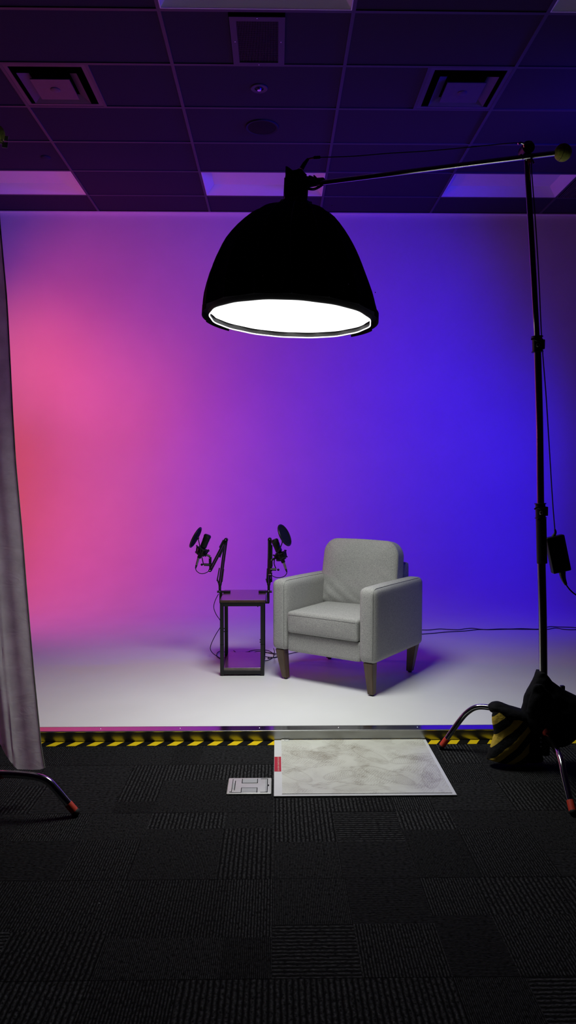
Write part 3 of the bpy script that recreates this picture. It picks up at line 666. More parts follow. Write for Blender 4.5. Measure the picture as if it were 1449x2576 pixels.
# microphone, shock mount, pop filter
def mic(label, sign, top, neck, bot, conn_end):
    tt = thing('microphone', label, 'microphone', neck, group='large studio microphones')
    ax = (top-neck).normalized(); r = .024
    q_ = ax.to_track_quat('Z', 'Y').to_matrix().to_4x4(); ln = (top-neck).length
    MB().lathe([(0,0),(r*.6,0),(r*.95,.008),(r*.95,ln*.52),(r*.99,ln*.53),(r,ln*.6),(r,ln-.012),(r*.93,ln-.003),(r*.7,ln),(0,ln)], Matrix.Translation(neck) @ q_, 28).build('capsule_body', M['black_plastic'], tt)
    MB().lathe([(r*1.03,ln-.022),(r*1.06,ln-.019),(r*1.06,ln-.010),(r*1.03,ln-.007)], Matrix.Translation(neck) @ q_, 28).build('grille_band', M['black_metal'], tt)
    MB().lathe([(0,0),(r*.86,0),(r*.70,-.02),(r*.55,-(bot-neck).length),(0,-(bot-neck).length)], Matrix.Translation(neck) @ q_, 24).build('lower_barrel', M['black_plastic'], tt)
    c2 = conn_end
    MB().cone(bot, bot+(c2-bot)*.68, .0095, .0085, 16).build('plug_sleeve', M['steel'], tt)['label'] = 'silver cable plug'
    MB().cone(bot+(c2-bot)*.68, c2, .0075, .0045, 14).build('plug_boot', M['rubber'], tt)
    return tt, ax
def shock(tt, c, ax, s=1):
    side = ax.cross(Vector((0,1,0))).normalized(); y = Vector((0,1,0))
    m_ = MB()
    for k, (h, rr) in enumerate(((-.018,.034),(.016,.042))):
        pts = [c+ax*h+(side*math.cos(a)+y*math.sin(a))*rr for a in [2*PI*i/20 for i in range(20)]]
        m_.tube(pts, .0038, 6, smooth=False, closed=True)
    for i in range(8):
        a = 2*PI*i/8+.2; d = side*math.cos(a)+y*math.sin(a)
        m_.tube([c+ax*.016+d*.044, c-ax*.018+d*.036], .0032, 6, smooth=False)
        m_.ball(c+ax*.020+d*.046, .0058, 8, 6); m_.ball(c-ax*.022+d*.038, .005, 8, 6)
    m_.lathe([(.018,-.034),(.030,-.030),(.034,.010),(.028,.018),(.020,.018)], Matrix.Translation(c) @ ax.to_track_quat('Z','Y').to_matrix().to_4x4(), 20)
    m_.build('shock_mount', M['black_plastic'], tt)
    m_ = MB()
    for i in range(8):
        a = 2*PI*i/8+.2; b_ = 2*PI*(i+.5)/8+.2; d = side*math.cos(a)+y*math.sin(a); e = side*math.cos(b_)+y*math.sin(b_)
        m_.tube([c+ax*.018+d*.043, c-ax*.002+e*.025, c-ax*.02+d*.036], .0014, 5)
    m_.build('elastic_cord', M['rubber'], tt)
def popf(label, c, nrm, rad, neckpts, screwp):
    tt = thing('pop_filter', label, 'pop filter', neckpts[-1], group='round pop filters')
    q_ = nrm.to_track_quat('Z','Y').to_matrix().to_4x4(); T_ = Matrix.Translation(c) @ q_
    m_ = MB(); m_.tube([T_ @ Vector((rad*math.cos(a), rad*math.sin(a), 0)) for a in [2*PI*i/40 for i in range(40)]], .0062, 8, smooth=False, closed=True); m_.build('hoop', M['black_plastic'], tt)
    m_ = MB(); m_.lathe([(0,.002),(rad*.5,.0035),(rad,.001)], T_, 40); m_.lathe([(0,-.002),(rad*.5,-.0035),(rad,-.001)], T_, 40); m_.build('screen', M['mesh_screen'], tt)
    MB().ball(neckpts[0], .0085, 14, 10, (1,1,1.25)).build('hoop_bracket', M['black_plastic'], tt)
    MB().tube(neckpts, .0036, 10).build('gooseneck', M['black_metal'], tt)
    MB().ball(screwp, .0085, 14, 10, (1,1,1)).build('thumb_screw', M['black_plastic'], tt)
    return tt
# left set
mL, axL = mic('black studio microphone on the left arm, facing the pink side of the wall', -1, Lp(575,315), Lp(455,620), Lp(355,845), Lp(290,1085))
shock(armL, Lp(430,690), axL)
m_ = MB(); m_.tube([Lp(470,770), Lp(545,780), Lp(625,815)], .0075, 8); m_.box(Lp(590,1000,-.01), Lp(655,820,.01), .003); m_.tube([Lp(480,1000), Lp(655,1005)], .0095, 8, smooth=False)
m_.tube([Lp(625,1000),Lp(625,1130)], .008, 8, smooth=False); m_.build('mount_bracket', M['black_plastic'], armL)
for z in ((628,808),(605,850),(668,1030)): MB().ball(Lp(z[0],z[1],-.015), .0028, 8, 6).build('rivet', M['screw'], armL)
popf('black round pop filter on the left, seen nearly edge-on', Lp(290,380,-.03), Vector((.87,-.13,-.45)).normalized(), .0735, [Lp(345,395,-.03), Lp(375,520,-.04), Lp(410,740,-.045), Lp(445,880,-.035), Lp(470,1000,-.01)], Lp(432,1000))
# right set
mR, axR = mic('black studio microphone on the right arm, leaning towards the armchair', 1, Rp(600,560,-.05), Rp(760,960,-.05), Rp(890,1270,-.05), Rp(985,1555,-.05))
shock(armR, Rp(800,1060,-.05), axR)
m_ = MB(); m_.tube([Rp(740,1100,-.04), Rp(640,1130,-.03), Rp(520,1200,-.03)], .0075, 8); m_.box(Rp(470,1400,-.04), Rp(555,1190,-.018), .003); m_.tube([Rp(480,1475,-.03), Rp(665,1478,-.03)], .0095, 8, smooth=False)
m_.tube([Rp(495,1400,-.03),Rp(490,1600,-.03)], .008, 8, smooth=False); m_.build('mount_bracket', M['black_plastic'], armR)
for z in ((515,1190),(525,1560),(448,1635)): MB().ball(Rp(z[0],z[1],-.045), .0032, 8, 6).build('rivet', M['screw'], armR)
popf('black round pop filter on the right, tilted so its dark screen shows', Rp(915,440,-.09), Vector((.82,-.36,.42)).normalized(), .0745, [Rp(860,610,-.10), Rp(800,790,-.10), Rp(700,970,-.10), Rp(630,1110,-.07), Rp(600,1300,-.03), Rp(665,1478,-.03)], Rp(725,1488,-.03))
def cable(name, label, pts, r=.0026, cat='cable', group=None, sub=6):
    o = MB().tube(pts, r, 8, sub).build(name, M['rubber']); own(o, pts[-1]); return tag(o, label, cat, group)
GS = lambda x, y: G(x, y, HS+.004)
ZG = lambda zx, zy: GS(500+zx/5.175, 1460+zy/5.175)
cable('microphone_cable', 'thin black cable looping from the left microphone down to its arm', [Lp(290,1085), Lp(310,1140), Lp(380,1195), Lp(460,1205), Lp(550,1175), Lp(615,1125)], .0028, group='cables hanging under the microphones')
cable('microphone_cable', 'thin black cable looping from the right microphone back to its arm', [Rp(985,1555,-.05), Rp(970,1620,-.05), Rp(900,1690,-.05), Rp(760,1730,-.05), Rp(620,1710,-.04), Rp(520,1655,-.03)], .0028, group='cables hanging under the microphones')
W = lambda zx, zy, Y=5.1: P(500+zx/5.175, 1460+zy/5.175, Y)
cable('floor_cable', 'black cable bowing down the left side of the side table', [W(258,175), W(215,260), W(195,350), W(225,440), W(275,515,5.2), W(300,570,5.24), W(272,625,5.22), W(225,700,5.2), W(170,810,5.2), W(150,890,5.2), W(185,950,5.2), ZG(250,995), ZG(290,1015), ZG(340,1000)], .0026, group='black floor cables')
cable('floor_cable', 'black cable looped on the stage floor behind the table legs', [ZG(275,1020), ZG(235,985), ZG(245,940), ZG(290,918), ZG(350,935), ZG(420,944), ZG(480,942), ZG(540,945), ZG(610,945), ZG(680,915), ZG(760,905), ZG(870,908), ZG(930,925), ZG(975,965), ZG(960,1010), ZG(880,1045), ZG(800,1035), ZG(740,1000), ZG(700,965)], .0026, group='black floor cables')
cable('floor_cable', 'black cable tangled between table and armchair leg', [ZG(455,915), ZG(490,938), ZG(560,944), ZG(640,930), ZG(700,938), ZG(760,925), ZG(840,925), ZG(910,945), ZG(980,960), ZG(1040,985), ZG(1000,1005), ZG(930,1000), ZG(860,990), ZG(800,965), ZG(850,940), ZG(950,945), ZG(1060,955), ZG(1150,955)], .0026, group='black floor cables')
cable('floor_cable', 'black cable running under the armchair to the right', [W(975,885,5.0), W(985,930,5.0), ZG(975,985), ZG(900,1010), ZG(930,1015), ZG(1050,985), ZG(1180,955), ZG(1270,937), ZG(1370,925), ZG(1500,905), ZG(1800,880), ZG(2200,800), ZG(2600,725)], .0026, group='black floor cables')
WC = lambda zx, zy: GS(1050+zx/3.632, 1540+zy/3.632)
cable('floor_cable', 'upper of the two thin cables crossing the stage right of the armchair', [WC(-60,162), WC(32,162), WC(110,162), WC(200,153), WC(280,157), WC(370,160), WC(430,152), WC(500,147), WC(570,155), WC(640,158), WC(750,153), WC(850,153), WC(950,150), WC(1110,154), WC(1200,133), WC(1300,135), WC(1400,137), WC(1500,145), WC(1700,150)], .0032, group='black floor cables')
cable('floor_cable', 'lower of the two thin cables crossing the stage right of the armchair', [WC(-60,206), WC(32,201), WC(150,192), WC(250,182), WC(350,176), WC(450,170), WC(560,158), WC(660,159), WC(780,156), WC(860,155), WC(980,156), WC(1110,157), WC(1190,156), WC(1260,144), WC(1330,155), WC(1400,160), WC(1500,158), WC(1700,165)], .0032, group='black floor cables')

# ------------------------------------------------------------------ softbox and lamp
YD = 3.80; rim = P(730, 801, YD)
AX = (Vector((-math.sin(math.radians(-3.2)), 0, 1)) + Vector((0,-.03,0))).normalized()
AX = Vector((.046, .014, 1)).normalized()
Q = AX.to_track_quat('Z','Y').to_matrix().to_4x4()
XA = (Vector((1,0,0)) - AX*AX.x).normalized(); YA = AX.cross(XA)
DM = Matrix.Translation(rim) @ Matrix((( XA.x,YA.x,AX.x,0),(XA.y,YA.y,AX.y,0),(XA.z,YA.z,AX.z,0),(0,0,0,1)))
t = thing('dome_softbox', 'large black dome softbox hanging mouth down with a glowing white front', 'softbox', rim)
prof = [(.447,.012),(.445,.045),(.433,.11),(.400,.21),(.370,.282),(.336,.350),(.285,.423),(.222,.492),(.172,.526),(.112,.551),(.062,.564)]
SH = [(-.1,0),(.045,-.002),(.11,-.009),(.21,-.018),(.358,-.021),(.435,-.016),(.508,-.008),(.572,0),(1,0)]
def shx(z):
    for (a, b_), (c, d) in zip(SH, SH[1:]):
        if z <= c: return b_+(d-b_)*(z-a)/(c-a)
    return 0
seg = 64; R = 16
def facet(j, r, z):
    a = 2*PI*j/seg; k = (a*R/(2*PI)) % 1.0; half = PI/R
    poly = math.cos(half)/math.cos((k-.5)*2*half)
    return 1-(1-poly)*.0+ (poly-1)*1.0 + .004*math.cos(2*PI*k)*min(1, r/.2)
m_ = MB(); m_.lathe(prof, Matrix(), seg, fn=facet); m_.lathe([(.416,.013)]+[(r-.004, z+.002) for r, z in prof], Matrix(), seg, fn=facet)
for v in m_.bm.verts: v.co.x += shx(v.co.z)
m_.bm.transform(DM)
m_.build('dome_shell', M['black_cloth'], t, angle=25)
m_ = MB()
for j in range(R):
    a = 2*PI*(j+.0)/R; m_.tube([DM @ Vector((math.cos(a)*(r*1.003+.0006)+shx(z), math.sin(a)*(r*1.003+.0006), z)) for r, z in prof], .0022, 5, 2)
m_.build('rib_seams', mat('black_rib_piping', (.03,.03,.033), .6, spec=.3), t)
# velcro skirt: overlapping panels at the mouth, each a little off line
m_ = MB()
for (d0, d1, rr, zb) in ((166,202,.4505,-.012),(138,168,.449,-.018),(90,138,.447,-.008),(38,90,.447,-.008),(14,40,.449,-.020),(-24,16,.4505,-.010)):
    pv = None
    for i in range(9):
        a = math.radians(d0+(d1-d0)*i/8)
        c_ = [m_.bm.verts.new(DM @ Vector((math.cos(a)*x, math.sin(a)*x, z))) for x, z in ((rr-.001,.03),(rr,zb),(rr-.003,zb),(rr-.004,.03))]
        if pv:
            for k in range(4): m_.bm.faces.new((pv[k], c_[k], c_[(k+1)%4], pv[(k+1)%4]))
        pv = c_
m_.build('skirt', M['black_cloth'], t, angle=30)
wob = lambda a: 1+.006*math.sin(16*a)+.004*math.sin(7*a+1)
m_ = MB(); nn = 96
ra = [m_.bm.verts.new(DM @ Vector((.418*wob(a)*math.cos(a), .418*wob(a)*math.sin(a), .014))) for a in [2*PI*i/nn for i in range(nn)]]
rb = [m_.bm.verts.new(DM @ Vector((.410*wob(a)*math.cos(a), .410*wob(a)*math.sin(a), -.012))) for a in [2*PI*i/nn for i in range(nn)]]
for i in range(nn): m_.bm.faces.new((ra[i], ra[(i+1)%nn], rb[(i+1)%nn], rb[i]))
m_.build('inner_lip', mat('grey_inner_lip', (.06,.06,.06), .8), t)
m_ = MB(); m_.tube([DM @ Vector((.411*wob(a)*math.cos(a), .411*wob(a)*math.sin(a), -.013)) for a in [2*PI*i/nn for i in range(nn)]], .0034, 6, smooth=False, closed=True); m_.build('mouth_piping', M['trim_white_lit'], t)['label'] = 'white edge piping'
m_ = MB(); m_.lathe([(0,.010),(.2,.008),(.32,.010),(.404,.014),(.416,.016)], DM, 96, fn=lambda j, r, z: wob(2*PI*j/96) if r > .3 else 1); m_.build('diffusion_cloth', M['lit_cloth'], t)['label'] = 'glowing white front diffuser'
for a, h in ((1.25*PI, .10), (1.4*PI, .09), (1.55*PI, .09), (1.7*PI, .09), (1.88*PI, .11), (1.72*PI, .50)):
    r_ = .42 if h < .3 else .262; MB().ball(DM @ Vector((math.cos(a)*r_*1.05, math.sin(a)*r_*1.05, h)), .0028, 8, 6).build('rivet', M['screw'], t)
DL = DM @ Matrix.Translation((0,0,-.022))
# speed ring + lamp head
t2 = thing('studio_lamp', 'black lamp head mounted on top of the dome softbox', 'studio lamp', DL @ Vector((0,0,.58)))
MB().lathe([(0,.574),(.078,.574),(.083,.580),(.083,.600),(.070,.608),(.0,.608)], DL, 32).build('speed_ring', M['black_plastic'], t)
for a in (1.2*PI, 1.85*PI): MB().ball(DL @ Vector((math.cos(a)*.085, math.sin(a)*.085, .592)), .009, 10, 8, (1,.6,1.2)).build('ring_latch', M['steel'], t)
def db(m_, lo, hi, r=0.0, **k):
    c = MB(); c.box(lo, hi, r); c.bm.transform(DL); me = bpy.data.meshes.new('tmp'); c.bm.to_mesh(me); m_.bm.from_mesh(me); bpy.data.meshes.remove(me); c.bm.free()
m_ = MB(); db(m_, (-.058,-.06,.608), (.060,.06,.722), .008); db(m_, (-.052,-.052,.722), (.036,.052,.738), .004); m_.build('lamp_body', M['black_plastic'], t2)
m_ = MB(); pz = [(-.058,.735),(-.058,.764),(-.050,.764),(-.022,.746),(-.004,.750),(.010,.757),(.024,.755),(.034,.741),(.050,.728),(.036,.712),(-.052,.712)]
a_ = [m_.bm.verts.new(DL @ Vector((x,-.054,z))) for x, z in pz]; b2 = [m_.bm.verts.new(DL @ Vector((x,.054,z))) for x, z in pz]
m_.bm.faces.new(a_); m_.bm.faces.new(b2[::-1])
for i in range(len(pz)): m_.bm.faces.new((a_[i], b2[i], b2[(i+1)%len(pz)], a_[(i+1)%len(pz)]))
m_.build('top_fins', M['black_metal'], t2, smooth=False)
m_ = MB()
for i in range(7): db(m_, (-.062,-.048+i*.015,.63), (-.056,-.042+i*.015,.71))
m_.build('cooling_ribs', M['black_metal'], t2, smooth=False)
m_ = MB(); m_.cone(P(716,488,YD), P(722,488,YD), .020, seg=16); m_.build('side_knob', M['black_plastic'], t2)
# yoke and baby-pin receiver toward the boom
m_ = MB(); m_.tube([P(775,462,YD), P(795,458,YD-.02), P(812,457,YD-.05)], .020, 12); m_.tube([P(772,474,YD), P(790,476,YD), P(806,468,YD-.02)], .007, 8)
m_.tube([P(778,447,YD), P(790,452,YD-.02), P(800,457,YD-.04)], .012, 8); m_.build('yoke', M['black_plastic'], t2)
m_ = MB(); m_.tube([P(802,462,YD-.05), P(796,450,YD-.07), P(789,441,YD-.08)], [.007,.006,.003], 8); m_.tube([P(812,464,YD-.05), P(800,472,YD-.05), P(785,476,YD-.03)], [.006,.006,.004], 8); m_.build('yoke_handle', M['black_plastic'], t2)
# spigot cable with red joint and connector
m_ = MB(); m_.tube([P(758,426,YD), P(766,412,YD), P(775,400,YD)], [.012,.011,.007], 10); m_.build('plug', M['black_plastic'], t2)

# ------------------------------------------------------------------ right stand
YP = 3.36
base = P(1367, 1905, YP); base.z = 0
t = thing('boom_stand', 'tall chrome light stand on the right with a tilted boom arm', 'light stand', base)
pole = [P(1368,1885,YP), P(1366,1600,YP), P(1362,1415,YP), P(1360,1275,YP), P(1357,1050,YP), P(1351.5,866,YP), P(1340,650,YP), P(1331,500,YP), P(1325,392,YP)]
MB().tube(pole[0:4], .0185, 20, 5).build('lower_pole', M['pole_chrome'], t)
MB().tube(pole[3:6], .0158, 20, 5).build('middle_pole', M['pole_chrome'], t)
MB().tube(pole[5:9], .0125, 20, 5).build('upper_pole', M['pole_chrome'], t)
MB().tube([P(1361,1305,YP), P(1362,1350,YP), P(1363.5,1417,YP)], .0235, 20).build('grip_sleeve', M['black_plastic'], t)
for (cx_, y0_, y1_, lv) in ((1351.5, 846, 886, -1), (1359.5, 1266, 1304, 1)):
    a, b_ = P(cx_-.5,y0_,YP), P(cx_+.5,y1_,YP); d = (b_-a).normalized()
    m_ = MB(); m_.cone(a, b_, .0225, seg=20); m_.cone(a, a+d*.004, .0265, seg=20); m_.cone(b_-d*.004, b_, .0265, seg=20); m_.box(a+(b_-a)*.15+Vector((.012,-.015,-.005)), a+(b_-a)*.9+Vector((.030,.015,.005)), .003)
    cl = m_.build('collar', M['black_plastic'], t)
    MB().lathe([(.0072,0),(.009,.002),(.0072,.004),(.005,.003)], Matrix.Translation(a+(b_-a)*.62+Vector((-.006,-.0245,0))) @ Matrix.Rotation(PI/2, 4, 'X'), 16).build('bolt', M['steel'], cl)
    h = a+(b_-a)*.3
    MB().tube([h+Vector((.016,-.024,.004)), h+Vector((-.004,-.030,-.004)), h+Vector((-.022,-.026,.004)), h+Vector((-.036,-.022,.004 if lv < 0 else -.006))], [.004,.0055,.0045,.0035], 8).build('lever', M['black_plastic'], cl)
# boom pivot
pv = P(1324, 384, YP)
m_ = MB(); m_.cone(pv+Vector((0,-.03,.012)), pv+Vector((0,.03,.012)), .028, seg=24); m_.cone(pv+Vector((0,-.012,-.035)), pv+Vector((0,-.012,.0)), .017, seg=16); m_.build('boom_pivot', M['black_plastic'], t)
m_ = MB(); m_.tube([P(1303,362,YP-.04), P(1310,359,YP-.04), P(1320,362,YP-.04), P(1333,359,YP-.04), P(1337,356,YP-.04)], [.004,.005,.0045,.005,.005], 8)
m_.tube([P(1318,361,YP-.04), P(1320,370,YP-.035)], .005, 6); m_.build('pivot_handle', M['chrome'], t)
m_ = MB(); m_.tube([P(1334,393,YP-.03), P(1339,402,YP-.035), P(1343,412,YP-.035)], [.005,.0035,.0045], 8); m_.tube([P(1309,389,YP-.02), P(1318,399,YP-.02)], .006, 8); m_.tube([P(1341,388,YP-.02), P(1334,399,YP-.02)], .006, 8); m_.build('pivot_clamp', M['chrome'], t)
MB().cone(P(1326.5,398,YP), P(1328,412,YP), .0133, seg=18).build('red_band', M['red_tape'], t)['label'] = 'red tape band'
bo = [P(806,460,YD-.05), P(1000,430.5,YP+.22), P(1324,391.5,YP-.035), P(1398,385.5,YP-.07)]
MB().tube([bo[0]+Vector((0,0,.0)), bo[3]], .0115, 18, smooth=False).build('boom_arm', M['chrome'], t)
# base legs
hub = P(1369,1862,YP); 
MB().cone(Vector((hub.x,YP,.055)), Vector((hub.x,YP,.26)), .026, seg=20).build('hub', M['black_metal'], t)
def leg(pts, tip0, r=.0155):
    lg = MB().tube(pts, r, 16, 6).build('leg', M['chrome'], t if True else None)
    e = Vector(pts[-1]); d = (Vector(pts[-2])-e).normalized()
    MB().cone(e, e+d*.045, r*1.12, seg=18).build('red_foot_band', M['red_tape'], lg)['label'] = 'red tape on the foot'
    MB().ball(e, r*1.15, 14, 10).build('foot_cap', M['rubber'], lg)
    return lg
fa = G(1111,1877,.016); fb_ = G(1441,2042,.016)
za = P(1200,1778,3.62)
leg([(hub.x,YP,.225), P(1300,1793,3.43), P(1232,1780,3.50), P(1200,1779,3.53), P(1177,1791,3.55), P(1155,1815,3.565), fa], 0, .0135)
leg([(hub.x,YP,.175), P(1383,1862,3.23), P(1401,1888,3.08), P(1412,1915,3.01), P(1420,1955,2.955), fb_], 0, .0135)
fc = Vector((hub.x+.44, YP+.19, .016)); leg([(hub.x,YP,.14), (hub.x+.25,YP+.11,.15), (hub.x+.34,YP+.147,.13), fc], 0, .0135)
MB().cone(P(1373,1840,YP-.06), P(1380,1846,YP-.075), .020, seg=16).build('red_band', M['red_tape'], t)['label'] = 'red tape band'
for i in range(6): MB().ball(P(1361, 1822+i*11, YP-.03), .006, 8, 6, (1,.7,1.3)).build('hub_bolt', M['steel'], t)
# counter end
b3 = P(1416,384,YP-.075)
m_ = MB(); m_.ball(b3, .0372, 32, 22); tb = m_.build('tennis_ball', M['tennis']); own(tb, b3); tag(tb, 'yellow-green tennis ball stuck on the right end of the boom arm', 'ball', 'tennis balls on boom ends')
m_ = MB()
m_.tube([b3+Vector((-.012+.006*math.cos(a*2), -.0372*math.cos(a), .0372*math.sin(a))).normalized()*0.0372 if False else b3+(Vector((-.35+.12*math.cos(2*a), -math.cos(a), math.sin(a))).normalized()*.0372) for a in [2*PI*i/30 for i in range(30)]], .0011, 5, smooth=False, closed=True)
m_.build('seam', M['ink'], tb)
# lamp cable along the boom and down the pole to the power brick
cb_ = [P(775,400,YD), P(785,397,YD-.005), P(805,396,YD-.01), P(890,393,YD-.07), P(975,386,YD-.14), P(1075,380,YD-.2), P(1175,371,YD-.28), P(1225,366,YD-.31), P(1305,360,YP), P(1332,372,YP+.03), P(1338,440,YP+.03), P(1347,560,YP+.03), P(1355,690,YP+.03), P(1361,820,YP+.03), P(1366,900,YP+.02), P(1374,1000,YP+.02), P(1382,1130,YP+.02), P(1390,1260,YP+.02), P(1396,1336,YP+.02)]
lc = cable('lamp_cable', 'thin black lamp cable along the boom and down the tall stand', cb_, .0026)
MB().cone(P(789,397,YD-.008), P(806,396,YD-.011), .0085, seg=12).build('coupler', M['black_plastic'], None)
o = bpy.data.objects['coupler']; o.data.transform(Matrix.Translation(-lc.location)); o.parent = lc
o = MB().cone(P(774,400,YD), P(789,397,YD-.008), .0042, seg=10).build('red_sleeve', M['red_tape']); o.data.transform(Matrix.Translation(-lc.location)); o.parent = lc; o['label'] = 'dark red cable sleeve'
# power brick
tlc, trc, brc, blc = P(1371,1353,YP+.035), P(1414,1345,YP+.035), P(1437,1434,YP+.035), P(1389,1442,YP+.035)
t = thing('power_brick', 'black power supply brick hanging slantwise from the tall stand pole', 'power supply', (tlc+trc)/2)
ctr = (tlc+trc+brc+blc)/4; rotm = Matrix.Rotation(math.radians(-13.5), 4, 'Y'); 
wv = .086; hv = .172
RB = Matrix.Translation(ctr+Vector((0,.0,0))) @ Matrix.Rotation(math.radians(-12.5), 4, 'Y')
m_ = MB(); m_.box((-wv/2,-.02,-hv/2), (wv/2,.02,hv/2), .006, 3); m_.bm.transform(RB); m_.build('case', M['black_plastic'], t)
MB().tube([P(1396,1332,YP+.02), P(1397,1340,YP+.03), RB @ Vector((-.004,0,hv/2-.002))], [.004,.006,.009], 10).build('strain_relief', M['rubber'], t)
e0 = RB @ Vector((.004,0,-hv/2)); 
MB().tube([RB @ Vector((.004,0,-hv/2+.003)), P(1417,1455,YP+.035), P(1424,1471,YP+.035)], [.017,.012,.0065], 12).build('mains_plug', M['black_plastic'], t)
TXT = RB @ Matrix.Translation((-.008,-.0205,.012)) @ Matrix.Rotation(PI/2, 4, 'X') @ Matrix.Rotation(-PI/2, 4, 'Z')
m_ = MB()
for i in range(6): m_.box((-.010+(i%2)*.004,-.0206,.045-i*.008), (-.006+(i%2)*.004,-.0203,.048-i*.008))
for i in range(5): m_.box((-.002+.004*i,-.0206,-.05), (-.001+.004*i,-.0203,-.018+.002*(i%3)))
m_.bm.transform(RB); m_.build('printed_marks', M['grey_print'], t, smooth=False)
cable('mains_cable', 'black mains cable leaving the power brick towards the right picture edge', [P(1424,1471,YP+.035), P(1435,1485,YP+.035), P(1450,1497,YP+.04), P(1480,1512,YP+.06), P(1530,1600,YP+.10), P(1560,1750,YP+.10), Vector((1.70,YP+.10,.05)), Vector((1.74,YP+.05,.005)), Vector((1.85,YP-.05,.004)), Vector((2.3,YP-.1,.004))], .0034)

# ------------------------------------------------------------------ sandbags on the right stand
def pouch(rows, Yc, seg=28, wr=.004, seedv=0, sub=4, fn=None):
    """rows: (y_px, xl_px, xr_px, half thickness); a filled bag between its side seams"""
    m_ = MB(); R_ = []
    for i in range(len(rows)-1):
        for s in range(sub):
            f = s/sub; R_.append([a*(1-f)+b_*f for a, b_ in zip(rows[i], rows[i+1])])
    R_.append(list(rows[-1])); rings = []
    for k, (y, xl, xr, th) in enumerate(R_):
        a, b_ = P(xl,y,Yc), P(xr,y,Yc); ring = []
        for j in range(seg):
            an = 2*PI*j/seg; c, s = math.cos(an), math.sin(an)
            c2 = math.copysign(abs(c)**.8, c)
            q_ = (a+b_)/2+(b_-a)/2*c2+Vector((0, th*s, 0))
            nz_ = noise.noise(q_*16+Vector((seedv,0,0)))*wr*1.6+noise.noise(q_*42+Vector((seedv,3,0)))*wr*.7
            q_ += Vector((c*.5, s, 0))*nz_
            if q_.z < .004: q_.z = .004
            ring.append(m_.bm.verts.new(q_))
        rings.append(ring)
    for A, B in zip(rings, rings[1:]):
        for j in range(seg): m_.bm.faces.new((A[j], A[(j+1)%seg], B[(j+1)%seg], B[j]))
    m_.bm.faces.new(rings[0]); m_.bm.faces.new(rings[-1][::-1]); return m_
YS = 3.34
t = thing('sandbag', 'yellow and black striped sandbag hanging over the left stand leg', 'sandbag', P(1290,1912,YS), group='sandbags on the stand')
o = pouch([(1788,1239,1300,.020),(1801,1238,1332,.034),(1825,1240,1338,.042),(1850,1242,1338,.05),(1875,1235,1340,.055),(1895,1227,1340,.055),(1907,1224,1338,.045),(1916,1250,1330,.03),(1922,1290,1322,.012)], YS+.02, seedv=1, wr=.006)
ob = o.build('front_pouch', M['hazard_bag'], t, angle=80); ob['label'] = 'yellow and black striped pouch'
o = pouch([(1800,1310,1345,.012),(1825,1312,1352,.03),(1850,1310,1354,.04),(1875,1300,1357,.05),(1898,1292,1363,.05),(1910,1290,1367,.035),(1916,1305,1365,.015)], YS+.03, seedv=5)
o.build('side_pouch', M['black_cordura'], t, angle=80)
m_ = pouch([(1766,1243,1257,.010),(1770,1236,1268,.030),(1776,1231,1282,.045),(1783,1231,1305,.055),(1790,1234,1330,.060),(1797,1246,1342,.062),(1804,1262,1342,.060),(1811,1288,1342,.052),(1818,1312,1342,.030)], YS+.045, seedv=21, wr=.006); m_.build('carry_strap', M['black_cordura'], t, angle=80)
t = thing('sandbag', 'big plain black sandbag slung round the foot of the tall stand pole', 'sandbag', P(1390,1885,YP-.03), group='sandbags on the stand')
o = pouch([(1688,1352,1364,.034),(1697,1348,1374,.040),(1712,1341,1388,.045),(1730,1331,1410,.06),(1748,1323,1446,.07),(1765,1317,1478,.08),(1790,1312,1500,.085),(1812,1308,1508,.085),(1830,1318,1480,.08),(1850,1345,1452,.06),(1868,1372,1436,.04),(1878,1385,1425,.015)], YP+.008, seedv=9, wr=.009, seg=40)
o.build('bag_body', M['black_cordura'], t, angle=80)
o = pouch([(1722,1345,1362,.006),(1745,1335,1385,.016),(1770,1328,1398,.022),(1790,1326,1395,.024),(1806,1332,1375,.014),(1812,1345,1362,.008)], YP-.07, seedv=12, wr=.008)
o.build('front_fold', M['black_cordura'], t, angle=80)
MB().box(P(1408,1734,YP+.04), P(1422,1726,YP+.02), .002).build('strap_tab', M['black_plastic'], t)

# ------------------------------------------------------------------ left stand
LX, LY = -1.27, 2.93
t = thing('boom_stand', 'chrome light stand at the left edge, only one bent leg in view', 'light stand', (LX, LY, 0))
def leg2(pts, r=.015):
    lg = MB().tube(pts, r, 18, 8).build('leg', M['chrome'], t)
    e = Vector(pts[-1]); d = (Vector(pts[-2])-e).normalized()
    MB().cone(e, e+d*.045, r*1.1, seg=18).build('red_foot_band', M['red_tape'], lg)['label'] = 'red tape on the foot'
    MB().ball(e, r*1.18, 14, 10).build('foot_cap', M['rubber'], lg)
    return lg
f1 = G(190,2043,.016)
lg = leg2([(LX,LY,P(-40,1947,2.92).z), P(-40,1947,2.92), P(30,1948,2.91), P(85,1953,2.90), P(118,1964,2.893), P(140,1985,2.888), P(163,2012,2.882), f1])
MB().cone(P(-8,1948,2.917), P(9,1948.5,2.914), .0163, seg=18).build('red_band', M['red_tape'], lg)['label'] = 'red tape band'
leg2([(LX,LY,.125), (LX-.18,LY+.3,.14), (LX-.22,LY+.37,.12), (LX-.26,LY+.44,.016)]); leg2([(LX,LY,.205), (LX-.16,LY-.27,.21), (LX-.20,LY-.34,.19), (LX-.25,LY-.42,.016)])
MB().cone((LX,LY,.05), (LX,LY,.25), .026, seg=18).build('hub', M['black_metal'], t)
MB().tube([(LX,LY,.2),(LX-.02,LY,1.2)], .0185, 18, smooth=False).build('lower_pole', M['pole_chrome'], t)
b4 = P(-9,337,3.00); b4.x -= .004
MB().tube([(LX-.02,LY,1.2),(LX-.06,LY,2.76)], .0155, 18, smooth=False).build('upper_pole', M['pole_chrome'], t)
